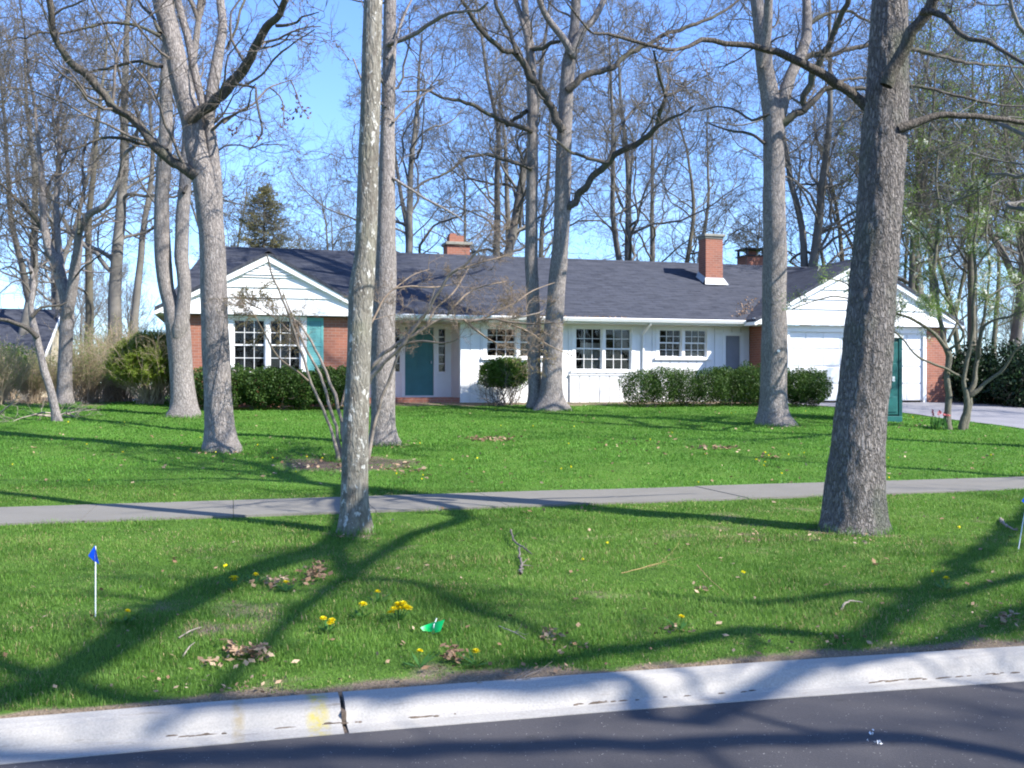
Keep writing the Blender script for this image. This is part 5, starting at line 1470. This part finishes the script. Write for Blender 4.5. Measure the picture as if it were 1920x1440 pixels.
def far_woods():
    rng = np.random.default_rng(71)
    spec = [(12, .25, 1, .4, 1.0, .28, .48, 6, .16, .12, .5, 4, .04), (8, .15, 1, .4, 1.0, .32, .55, 4, .2, .06, .5, 3, .02), (8, .15, 1, .4, 1.0, .35, .7, 3, .24, .05, .5, 3, .012)]
    base = []
    for s in range(5):
        (P_, R_), cr, _ = bare_arrays(13 + s, .2, 80 + s, spec=spec)
        base.append(join([tube_arrays(P_, R_, 6)] + [tube_arrays(*k) for k in cr]))
    V = []; F = []; n = 0
    for i in range(95):
        px = rng.uniform(-250, 2200); D = rng.uniform(72, 130)
        if 500 < px < 1450 and rng.random() < .7: continue
        p = P(px, 720, D); p[2] = 1.05
        v, f = base[i % 5]; a = rng.uniform(0, 6.28); s = rng.uniform(.55, .85) * (.62 if 380 < px < 1480 else 1)
        R_ = np.array([[math.cos(a), -math.sin(a), 0], [math.sin(a), math.cos(a), 0], [0, 0, 1]])
        V.append((v * s) @ R_.T + p); F.append(f + n); n += len(v)
    for i in range(46):     # unseen trees across the street, added to darken reflections in the panes
        v, f = base[i % 5]; a = rng.uniform(0, 6.28); s = rng.uniform(.7, 1.1)
        R_ = np.array([[math.cos(a), -math.sin(a), 0], [math.sin(a), math.cos(a), 0], [0, 0, 1]])
        V.append((v * s) @ R_.T + np.array([rng.uniform(-70, 60), rng.uniform(-75, -28), .1])); F.append(f + n); n += len(v)
    stuff("distant_woods", mesh_np("distant_woods", np.concatenate(V), np.concatenate(F), M['bark_far'], True), "grey haze of leafless woods far behind the house, with unseen trees added across the street", "woods")
far_woods()

# ------------------------------------------------------------------ neighbour
def neighbour():
    O = (-12, 46, 1.0); xr = -7.4
    t = thing("neighbouring_house", "neighbouring house at far left with dark roof and tan gable end", "house", O)
    b = MB(); b.box(-24, xr - .3, 44.6, 53.0, .9, 2.7); b.prism([(xr - .3, 44.6, 2.7), (xr - .3, 53.0, 2.7), (xr - .3, 48.8, 4.75)], (-.2, 0, 0)); b.build("wall", M['neigh'], t, O)
    b = MB()
    for (y0, z0) in ((44.0, 2.58), (53.6, 2.58)):
        b.prism([(-24, y0, z0), (xr, y0, z0), (xr, 48.8, 4.94), (-24, 48.8, 4.94)], (0, 0, -.08))
    b.build("roof", M['shingle'], t, O)
    b = MB()
    for (y0, z0) in ((44.0, 2.58), (53.6, 2.58)):
        b.prism([(xr + .003, y0, z0 - .0), (xr + .003, 48.8, 4.935), (xr + .003, 48.8, 4.70), (xr + .003, y0, z0 - .2)], (.03, 0, 0))
    b.build("rake_board", M['trim'], t, O)
    b = MB(); b.box(xr - .3, xr - .27, 47.8, 48.9, 1.5, 2.5); w = b.build("window", M['trim'], t, O)
    b = MB(); b.box(xr - .27, xr - .262, 47.88, 48.82, 1.58, 2.42); b.build("pane", M['interior'], w, O)
neighbour()

# ------------------------------------------------------------------ green booth, grey unit
def booth():
    D = 24.9; w = 1.12
    pr_ = P(1692, 790, D)
    R_ = np.array([CT, -ST, 0]); Fw = np.array([ST, CT, 0])
    x1 = pr_.copy(); O = x1 - R_ * w / 2 + Fw * w / 2; O[2] = float(ground(O[0], O[1]))
    t = thing("portable_toilet", "tall dark green booth beside the driveway, half hidden by the rough-barked trunk", "booth", O)
    t.rotation_euler = (0, 0, -TH)
    h = w / 2
    b = MB(); b.box(-h, h, -h, h, 0.0, .14); b.box(-h + .06, -h + .2, -h - .04, h, -.04, .0); b.box(h - .2, h - .06, -h - .04, h, -.04, 0); b.build("skid_base", M['plastic_green2'], t, bevel=.01)
    b = MB()
    b.box(-h + .02, h - .02, -h + .04, h - .02, .14, 2.08)
    for x in (-h, h - .09): b.box(x, x + .09, -h, -h + .1, .14, 2.08); b.box(x, x + .09, h - .1, h, .14, 2.08)
    for s in (-1, 1):
        for k in range(4):
            y = -h + .2 + k * .22; b.box(s * h - .02 - (.015 if s > 0 else -.015) * 0, s * h - .0, y, y + .1, .9, 1.95) if s > 0 else b.box(-h, -h + .02, y, y + .1, .9, 1.95)
    b.build("cabin_wall", M['plastic_green'], t, bevel=.008)
    b = MB(); b.box(-h + .11, h - .11, -h + .005, -h + .038, .18, 1.98); b.box(-h + .2, h - .14, -h - .012, -h + .004, .24, .62); b.box(-h + .2, h - .14, -h - .012, -h + .004, 1.05, 1.45)
    d = b.build("door", M['plastic_green2'], t, bevel=.008)
    b = MB(); b.box(h - .26, h - .2, -h - .035, -h - .0, 1.0, 1.12); b.build("latch", M['whitewire'], d)
    b = MB(); b.prism([(-h - .02, -h - .02, 2.08), (h + .02, -h - .02, 2.08), (h + .02, -h - .02, 2.14), (0, -h - .02, 2.26), (-h - .02, -h - .02, 2.14)], (0, 2 * h + .04, 0)); b.build("roof", M['trim'], t)
booth()
def unit():
    p = on_plane(1757, 745, 28.6); X, Y = 22.95, 28.4; z = float(ground(X, Y))
    t = thing("condenser_unit", "boxy grey outdoor unit beside the garage wall", "air conditioner", (X, Y, z))
    b = MB(); b.box(-.34, .34, -.34, .34, -.02, .08); b.build("pad", M['walk'], t)
    b = MB()
    for k in range(9):
        zz = .10 + k * .065; b.box(-.30, .30, -.30, .30, zz, zz + .045)
    b.box(-.27, .27, -.27, .27, .08, .7); b.build("casing", M['ac'], t)
    b = MB(); b.box(-.32, .32, -.32, .32, .70, .76); b.build("lid", M['metal'], t, bevel=.01)
unit()

# ------------------------------------------------------------------ marker flags
def flag(px, py, top_py, mat, label, lean=(0, 0), fold=1.0, tilt=0):
    g, D = G(px, py); h = (py - top_py) / FPX * D
    t = thing("marker_flag", label, "flag", g)
    top = np.array([lean[0], lean[1], h])
    b = MB(); b.tube([(0, 0, -.05), tuple(top * .5), tuple(top)], .0042, 6); b.build("stake", M['whitewire'], t)
    # a square of vinyl folded over the top of the wire: one long fold drooping left, one narrow fold hanging right
    R_ = np.array([CT, -ST, 0]); Fw = np.array([ST, CT, 0]); U = np.array([0, 0, 1.0]); m_ = D / FPX
    fv = []; ff = []
    for (ax, az), (bx, bz), dy in (((-14, -18), (-1, -30), -.006), ((9, -33), (0, -28), -.010)):
        k = len(fv); n = 4
        for i in range(n + 1):
            q = i / n
            for (x_, z_) in ((ax, az), (bx, bz)):
                fv.append(tuple(top + (R_ * x_ + U * z_) * m_ * q + U * .006 * (1 - q) + Fw * (dy + .008 * math.sin(q * 3 + x_) * q)))
        for i in range(n): ff.append((k + 2 * i, k + 2 * i + 1, k + 2 * i + 3, k + 2 * i + 2))
    link("pennant", mesh_np("pennant", fv, ff, mat, True), t)
flag(179, 1157, 1024, M['blueflag'], "blue utility flag on an upright white wire in the grass at left")
flag(1907, 1034, 922, M['blueflag'], "blue utility flag on a leaning wire at the right edge of the grass", (.125, .0))
def green_flag():
    g, D = G(812, 1188)
    t = thing("marker_flag", "bright green flag drooping low in the grass near the dandelions", "flag", g)
    R_ = np.array([CT, -ST, 0]); Fw = np.array([ST, CT, 0])
    b = MB(); b.tube([(0, 0, -.03), tuple(R_ * .005 + np.array([0, 0, .05])), tuple(R_ * .02 + Fw * .02 + np.array([0, 0, .085]))], .003, 6); b.build("stake", M['whitewire'], t)
    fv = []; ff = []
    n = 6
    for i in range(n + 1):
        q = i / n
        a = R_ * (-.075 + .145 * q) + np.array([0, 0, .036 + .052 * q]) + Fw * (.02 * math.sin(q * 5))
        c_ = R_ * (-.06 + .105 * q) + np.array([0, 0, .020 - .012 * math.sin(q * 3.1)]) + Fw * (-.012 + .02 * math.sin(q * 5))
        fv += [tuple(a), tuple(c_)]
    for i in range(n): ff.append((2 * i, 2 * i + 2, 2 * i + 3, 2 * i + 1))
    link("pennant", mesh_np("pennant", fv, ff, M['greenflag'], True), t)
green_flag()

# ------------------------------------------------------------------ dandelions
def dandelion(px, py, heads, label, seed, sc=1.0):
    rng = np.random.default_rng(seed); g, D = G(px, py)
    t = thing("dandelion_plant", label, "dandelion", g, "dandelions in the grass by the street")
    for (dx, dy) in heads:
        # pixel offsets of each head from the plant, as metres
        x = dx / FPX * D; h = .068 + rng.uniform(0, .02) - dy / FPX * D * .55; y = -dy / FPX * D * 1.2 * 0 + rng.uniform(-.02, .02)
        top = np.array([CT * x + ST * y, -ST * x + CT * y, max(.04, h)])
        b = MB(); b.tube([(top[0] * .3, top[1] * .3, -.01), tuple(top * .7), tuple(top)], .0022, 5); st_ = b.build("stem", M['weed'], t)
        n = 70; a = rng.uniform(0, 6.28, n); el = rng.uniform(-.1, 1.2, n); r = .022 * sc
        d = np.stack([np.cos(a) * np.cos(el), np.sin(a) * np.cos(el), np.sin(el) * .7], 1)
        side = nrm(np.cross(d, np.array([0, 0, 1.0]))) * .0045
        v = np.stack([np.repeat(top[None], n, 0) - side * .5, top + d * r - side, top + d * r * 1.12, top + d * r + side], 1).reshape(-1, 3)
        link("flower_head", mesh_np("flower_head", v, np.arange(4 * n).reshape(n, 4), M['yellow']), t)
    n = 12; a = rng.uniform(0, 6.28, n); L = rng.uniform(.06, .12, n)
    d = np.stack([np.cos(a), np.sin(a), rng.uniform(.2, .7, n)], 1); s_ = np.stack([-np.sin(a), np.cos(a), 0 * a], 1) * .009
    z = np.zeros((n, 3)); z[:, 2] = .005
    v = np.stack([z, z + d * L[:, None] * .55 + s_, z + d * L[:, None], z + d * L[:, None] * .55 - s_], 1).reshape(-1, 3)
    link("leaf_rosette", mesh_np("leaf_rosette", v, np.arange(4 * n).reshape(n, 4), M['weed']), t)
dandelion(438, 1106, [(-4, -2), (4, -8), (0, 2)], "small dandelion clump left of the dry leaf heap", 1)
dandelion(480, 1096, [(0, 0)], "single dandelion at the left end of the dry leaf heap", 2)
dandelion(537, 1110, [(0, 0)], "single dandelion just below the dry leaf heap", 3)
dandelion(614, 1188, [(-8, 0), (8, -2), (6, 6)], "two-headed dandelion clump left of the biggest clump", 4)
dandelion(680, 1160, [(0, 0)], "large single dandelion left of the biggest dandelion clump", 5, 1.25)
dandelion(708, 1132, [(0, 0)], "lone dandelion above and left of the biggest clump", 6, .9)
dandelion(747, 1166, [(-2, -12), (8, -18), (-8, 2), (6, -2), (14, -8), (20, 0), (-14, 8), (0, -4)], "biggest dandelion clump, with many yellow heads, near the green flag", 7, 1.15)
dandelion(892, 1250, [(0, 0)], "lone dandelion near the curb right of the green flag", 8)
dandelion(1277, 1183, [(0, 0)], "lone dandelion at the brown patch below the rough-barked tree", 9, .9)
dandelion(1773, 1107, [(0, 0)], "lone dandelion right of the rough-barked tree", 10)
dandelion(237, 1170, [(0, 0)], "lone dandelion right of the blue flag", 12, .8)
dandelion(786, 1253, [(0, 0)], "small dandelion below the green flag near the curb", 13, .8)

# red tulips at the foot of the flowering tree
def tulips():
    rng = np.random.default_rng(91); D = 23.0; p = P(1762, 800, D); p[2] = float(ground(p[0], p[1]))
    t = thing("tulip_clump", "clump of red flowers at the foot of the flowering tree", "flowers", p)
    n = 60; a = rng.uniform(0, 6.28, n); L = rng.uniform(.18, .34, n); st = np.stack([rng.normal(0, .12, n), rng.normal(0, .1, n), np.zeros(n)], 1)
    d = np.stack([np.cos(a) * .35, np.sin(a) * .35, np.ones(n)], 1); s_ = np.stack([-np.sin(a), np.cos(a), 0 * a], 1) * .018
    v = np.stack([st, st + d * L[:, None] * .5 + s_, st + d * L[:, None], st + d * L[:, None] * .5 - s_], 1).reshape(-1, 3)
    link("leaf_clump", mesh_np("leaf_clump", v, np.arange(4 * n).reshape(n, 4), M['weed']), t)
    for k in range(9):
        c = np.array([rng.normal(0, .13), rng.normal(0, .1), rng.uniform(.32, .42)])
        q = np.repeat(c[None], 14, 0) + rng.normal(0, .018, (14, 3))
        link("flower_head", mesh_np("flower_head", *leaf_mesh_arrays(q, .024, rng, .7, 1.0), M['tulip']), t)
tulips()

# ------------------------------------------------------------------ sticks and fallen branches
def stick(name, label, pts, D_of=None, r=.008, mat=None, forks=0, seed=1, lift=.012):
    rng = np.random.default_rng(seed)
    W = []
    for (px, py, h) in pts:
        g, D = G(px, py); g = g + np.array([0, 0, h + lift]); W.append([*g, r])
    W = np.array(W); O = W[0, :3].copy()
    W[:, 3] = r * np.linspace(1, .55, len(W))
    s = resample(W, .04); s[1:-1, :3] += rng.normal(0, r * .35, (len(s) - 2, 3))
    parts = [stem_mesh(s, 7, rng, .12)]
    if forks:
        p, d, rr, tt, _ = spawn(s[None, :, :3], s[None, :, 3], forks, .2, .9, .5, 1.1, rng)
        d[:, 2] = np.abs(d[:, 2]) * .4
        q = grow(p, nrm(d), rng.uniform(.08, .3, forks), 5, .18, .0, rng); parts.append(tube_arrays(q, (rr * .6)[:, None] * np.linspace(1, .4, 6)[None], 5))
    o = link(name, mesh_np(name, *join(parts), mat or M['stick'], True, O)); o.location = tuple(O)
    return tag(o, label, "stick")
stick("fallen_stick", "crooked grey dead branch end lying in the grass midway to the sidewalk", [(958, 1008, .06), (965, 1024, .03), (985, 1036, .02), (997, 1044, .01)], r=.009, forks=3, seed=2, mat=M['stick_dark'])
stick("fallen_stick", "short forked grey stub sticking up beside the crooked dead branch", [(975, 1078, 0), (977, 1060, .01), (973, 1042, .06)], r=.013, forks=3, seed=3, mat=M['stick_dark'])
stick("fallen_stick", "bent pale stick in the grass beside the leaning blue flag", [(1876, 976, .0), (1878, 985, .03), (1890, 996, .03), (1908, 1000, .02)], r=.015, seed=4)
stick("fallen_stick", "curved pale stick on the grass below the rough-barked tree", [(1577, 1148, 0), (1585, 1140, .02), (1600, 1135, .02), (1618, 1136, .01)], r=.008, seed=5)
stick("fallen_stick", "long tan twig with side shoots in the sunny grass left of the rough-barked tree", [(1165, 1080, .01), (1195, 1078, .03), (1225, 1074, .05), (1250, 1066, .04)], r=.003, mat=M['stick_tan'], forks=6, seed=6)
stick("fallen_stick", "straight tan twig slanting through the grass near the rough-barked tree", [(1307, 1072, .04), (1332, 1095, .02), (1366, 1119, .0)], r=.003, mat=M['stick_tan'], seed=7)
stick("fallen_stick", "thin grey twig lying along the curb edge right of the yellow paint", [(895, 1283, .0), (925, 1294, .015), (965, 1290, .015), (995, 1275, .0)], r=.006, forks=2, seed=8)
stick("fallen_stick", "thin pale twig in the grass above the shaded left curb", [(335, 1200, .0), (355, 1192, .015), (378, 1183, .01)], r=.005, seed=9)
stick("fallen_stick", "short pale twig left of the brown leaf patch near the curb", [(343, 1236, .0), (355, 1222, .015), (365, 1212, .01)], r=.005, seed=10)
stick("fallen_stick", "pale dead twig lying right of the green flag", [(935, 1178, .0), (965, 1196, .02), (985, 1205, .01)], r=.004, forks=2, seed=11)
stick("fallen_stick", "small curled pale twig on the asphalt under the curb", [(1362, 1358, 0), (1376, 1356, .003), (1398, 1356, .0)], r=.004, mat=M['stick_tan'], seed=12, lift=.006)
def road_chip():
    rng = np.random.default_rng(16); g, D = G(1635, 1412); c = []
    for (px, py, n, sp) in ((1648, 1421, 9, 4), (1634, 1405, 4, 2), (1626, 1420, 2, 2)):
        for _ in range(n):
            q, _d = G(px + rng.normal(0, sp), py + rng.normal(0, 2)); q[2] = .012 + rng.uniform(0, .008); c.append(q)
    v, f = leaf_mesh_arrays(np.array(c), .008, rng, .6); v[:, 2] = np.maximum(v[:, 2], .0045)
    o = link("paper_scrap", mesh_np("paper_scrap", v, f, M['trim'], False, g)); o.location = tuple(g)
    tag(o, "crumpled white scrap lying on the asphalt at lower right", "litter")
road_chip()
def brush_pile():
    rng = np.random.default_rng(15); g, D = G(55, 788)
    t = thing("brush_pile", "heap of grey fallen branches at the foot of the crooked leaning tree", "branches", g)
    for k in range(7):
        st = np.array([[rng.uniform(-.9, .8), rng.uniform(-.4, .4), rng.uniform(.03, .2)]]); a = rng.choice([0, math.pi]) + rng.normal(0, .5)
        pts = grow(st, np.array([[math.cos(a), math.sin(a), .06]]), np.array([rng.uniform(.8, 1.7)]), 10, .16, -.015, rng)
        rad = rng.uniform(.014, .032) * np.linspace(1, .3, 11)[None]
        cr = [(pts, rad, 7)] + ramify(pts, rad, np.array([1.2]), [(8, .1, 1, .4, 1.1, .25, .6, 6, .25, .02, .5, 4, .005), (4, .2, 1, .4, 1, .3, .7, 4, .25, .0, .6, 3, .003)], rng)
        link("branch", mesh_np("branch", *join([tube_arrays(*q) for q in cr]), M['stick'], True), t)
brush_pile()

# ------------------------------------------------------------------ grass, straw, dry leaves
def cam_scatter(n, D0, D1, rng, half=.78, power=1.0):
    """points over the ground wedge before the camera, uniform in depth^power"""
    D = (rng.uniform(D0 ** power, D1 ** power, n)) ** (1 / power)
    l = rng.uniform(-half, half, n)
    X = D * (ST + CT * l); Y = D * (CT - ST * l)
    return X, Y, D
def on_grass(X, Y):
    e0 = .15 * vnoise(X * 4 + 50, Y * 0 + 7.3, 31) ** 2; e1 = .13 * vnoise(X * 4 + 50, Y * 0 + 9.1, 32) ** 2
    ok = (Y > curb_y(X) + .315) & ~((Y > WALK0 + e0) & (Y < WALK1 - e1)) & (Y < 33)
    ok &= ~((X > drive_left(Y) - .02) & (Y > 12.4) & (Y < 27.95) & (X < 23.2))
    ok &= ~((Y > YL - .05) & (X > -1.5) & (X < 3.3)) & ~((Y > YF - .1) & (X > -1.4) & (X < 22.5)) & ~((Y > YG - .03) & (X > 15.8) & (X < 22.5))
    return ok
def blades(name, n, D0, D1, h, w, seed, mat, power=1.0, keep=None, flat=0.0):
    rng = np.random.default_rng(seed)
    X, Y, D = cam_scatter(n, D0, D1, rng, power=power)
    ok = on_grass(X, Y)
    bm = bare_mask(X, Y); nzz = vnoise(X * 2.3 + 60, Y * 2.3 + 60, 12)
    ok &= (rng.random(n) > bm * 1.15) if keep is None else keep(X, Y, bm, rng)
    X, Y, D, nzz = X[ok], Y[ok], D[ok], nzz[ok]; n = len(X)
    Z = ground(X, Y)
    a = rng.uniform(0, 2 * math.pi, n); hh = h * rng.uniform(.45, 1.15, n) * (.55 + .9 * nzz) * (1 - .45 * bm[ok])
    ww = w * rng.uniform(.7, 1.3, n) * np.maximum(1, D / 8.5)
    lean = rng.uniform(.15, .8 + flat, n)
    c = np.stack([X, Y, Z - .006], 1); s_ = np.stack([-np.sin(a), np.cos(a), 0 * a], 1) * (ww / 2)[:, None]
    dv = np.stack([np.cos(a), np.sin(a), 0 * a], 1)
    up = np.array([0, 0, 1.0])
    m = c + dv * (hh * lean * .3)[:, None] + up * (hh * .6)[:, None]
    tp = c + dv * (hh * lean * .9)[:, None] + up * (hh * np.sqrt(np.clip(1 - (lean * .75) ** 2, .05, 1)))[:, None]
    v = np.stack([c - s_, c + s_, m + s_ * .75, m - s_ * .75, tp + s_ * .15, tp - s_ * .15], 1).reshape(-1, 3)
    i = np.arange(n)[:, None] * 6
    f = np.concatenate([i + np.array([[0, 1, 2, 3]]), i + np.array([[3, 2, 4, 5]])])
    return mesh_np(name, v, f, mat, False)
stuff("grass", blades("grass", 490000, 4.6, 13.2, .038, .0044, 101, M['blade'], 1.3), "short spring lawn grass between the curb and the sidewalk", "grass")
stuff("grass", blades("grass", 510000, 12.6, 33, .040, .0062, 102, M['turf'], 1.25), "green front lawn grass between the sidewalk and the house", "grass")
stuff("thatch", blades("thatch", 155000, 4.6, 13, .032, .0042, 104, M['thatch'], 1.25, lambda X, Y, bm, r: r.random(len(X)) < np.clip(.08 + .7 * smooth(.46, .82, vnoise(X * .7 + 25, Y * 1.1 + 25, 17) * .6 + vnoise(X * 3 + 25, Y * 3 + 25, 18) * .4), 0, 1) * (1 - bm), .6), "pale yellowish thatch mixed through the street-side grass", "dead grass")
def trunk_tufts():
    rng = np.random.default_rng(106); V = []; F = []; n0 = 0
    for (px, py, D, w) in ((413, 843, 17.0, 62), (346, 780, 23.8, 58), (666, 1000, 9.75, 58), (719, 832, 18.5, 54), (1035, 765, 27.7, 54), (1003, 757, 28, 30), (1450, 797, 23.8, 68), (1601, 1000, 9.9, 116), (640, 864, 16.1, 40), (123, 762, 26.6, 36)):
        x, y = P(px, py, D)[:2]; r = w * D / FPX / 2; n = int(500 + 900 * r)
        a = rng.uniform(0, 6.283, n); q = r * rng.uniform(.95, 1.25, n) + np.abs(rng.normal(0, .06, n))
        X = x + q * np.cos(a); Y = y + q * np.sin(a); c = np.stack([X, Y, ground(X, Y) - .01], 1)
        h = rng.uniform(.04, .105, n); b_ = rng.uniform(0, 6.283, n); s_ = np.stack([-np.sin(b_), np.cos(b_), 0 * b_], 1) * (.0026 * max(1, D / 9)); d = np.stack([np.cos(b_) * .5, np.sin(b_) * .5, np.ones(n)], 1) * h[:, None]
        V.append(np.stack([c - s_, c + s_, c + d + s_ * .15, c + d - s_ * .15], 1).reshape(-1, 3)); F.append(np.arange(4 * n).reshape(n, 4) + n0); n0 += 4 * n
    stuff("grass", mesh_np("grass", np.concatenate(V), np.concatenate(F), M['turf']), "longer unmown grass tufts round the feet of the trunks", "grass")
trunk_tufts()
stuff("straw", blades("straw", 115000, 4.6, 13, .036, .004, 103, M['straw'], 1.2, lambda X, Y, bm, r: r.random(len(X)) < np.clip(.04 + .75 * smooth(.5, .85, vnoise(X * .9 + 20, Y * 1.3 + 20, 15) * .7 + vnoise(X * 4 + 20, Y * 4 + 20, 16) * .3) + .6 * bm, 0, 1), .5), "dead straw-coloured grass along the curb", "dead grass")

def dry_leaves():
    rng = np.random.default_rng(111); C = []; S = []
    def heap(px, py, wx, wy, n, size=.028, h=.03):
        for _ in range(n):
            x = px + rng.normal(0, wx); y = py + rng.normal(0, wy)
            if y > 1345: continue
            g, D = G(x, y)
            if not on_grass(g[0:1], g[1:2])[0]: continue
            C.append(g + np.array([0, 0, rng.uniform(.012, .012 + h)])); S.append(size)
    heap(925, 824, 28, 2.5, 90, .05); heap(1345, 841, 22, 2.5, 60, .05); heap(1440, 858, 18, 2.5, 24, .045); heap(1190, 835, 60, 7, 34, .04)
    heap(590, 1081, 12, 8, 90, .032, .07); heap(520, 1096, 24, 5, 60, .027); heap(475, 1236, 20, 6, 80, .027, .06); heap(435, 1230, 7, 7, 26, .03, .06); heap(400, 1250, 16, 4, 24, .022)
    heap(850, 1238, 11, 9, 60, .024, .05); heap(1035, 1195, 14, 5, 34, .024); heap(1060, 1222, 22, 6, 16, .022); heap(760, 880, 22, 6, 60, .04); heap(590, 870, 30, 8, 60, .04); heap(650, 878, 40, 8, 60, .035)
    heap(1270, 1185, 20, 8, 18, .022); heap(1310, 1110, 14, 8, 14, .022); heap(1880, 1165, 30, 10, 40, .024); heap(1600, 1215, 100, 10, 40, .018); heap(480, 1298, 140, 14, 60, .018); heap(1100, 1268, 130, 12, 60, .018)
    heap(1850, 770, 60, 14, 40, .045); heap(1700, 800, 60, 6, 40, .045); heap(1570, 755, 30, 5, 50, .045); heap(1850, 742, 60, 4, 90, .06)
    heap(1590, 1012, 50, 6, 30, .022); heap(670, 1010, 26, 5, 14, .022); heap(1455, 800, 26, 3, 24, .036); heap(415, 850, 28, 4, 30, .034); heap(725, 838, 24, 3, 20, .034)
    heap(1400, 1010, 30, 12, 20, .026); heap(1650, 1062, 8, 3, 5, .04); heap(1040, 965, 40, 6, 10, .03); heap(330, 1055, 3, 2, 3, .04); heap(830, 958, 5, 2, 4, .035)
    for _ in range(700):
        x = rng.uniform(-40, 1960); y = rng.uniform(760, 1290) if rng.random() < .45 else rng.uniform(765, 910)
        heap(x, y, 1, 1, 1, .024 if y > 960 else .036, .02)
    v, f = leaf_mesh_arrays(np.array(C), np.array(S), rng, .6)
    # lie flatter than they stand
    cc = np.repeat(np.array(C), 4, 0); v[:, 2] = cc[:, 2] + (v[:, 2] - cc[:, 2]) * .55
    stuff("dry_leaves", mesh_np("dry_leaves", v, f, M['dryleaf']), "dry tan oak leaves scattered in small drifts over the lawn", "fallen leaves")
    C = []
    for _ in range(75):
        g, D = G(rng.uniform(-20, 1950), rng.uniform(765, 920) if rng.random() < .85 else rng.uniform(990, 1100))
        if on_grass(g[0:1], g[1:2])[0]: C.append(g + np.array([0, 0, .055]))
    C = np.repeat(np.array(C), 6, 0) + rng.normal(0, .005, (len(C) * 6, 3))
    stuff("distant_dandelions", mesh_np("distant_dandelions", *leaf_mesh_arrays(C, .011, rng, .9), M['yellow']), "tiny yellow dandelion specks dotted over the lawn", "dandelions")
dry_leaves()
def roof_debris():
    rng = np.random.default_rng(121); C = []
    for _ in range(150):
        u = rng.random()
        X = 15.4 + rng.normal(0, .22) - u * .2 + u * 1.4; Y = YF - .45 + u * 1.5 + rng.normal(0, .1)
        if X > WRC - HR + (Y - (YF - .62)) * .95 + .5: continue
        C.append([X, Y, roofz(Y) + .03])
    for _ in range(120):
        C.append([rng.uniform(7.5, 11.5), YF - .68 + rng.normal(0, .025), EZ + .005])
    v, f = leaf_mesh_arrays(np.array(C), .035, rng)
    stuff("roof_leaves", mesh_np("roof_leaves", v, f, M['dryleaf']), "orange-brown leaf litter caught in the roof valley and gutter", "fallen leaves")
roof_debris()
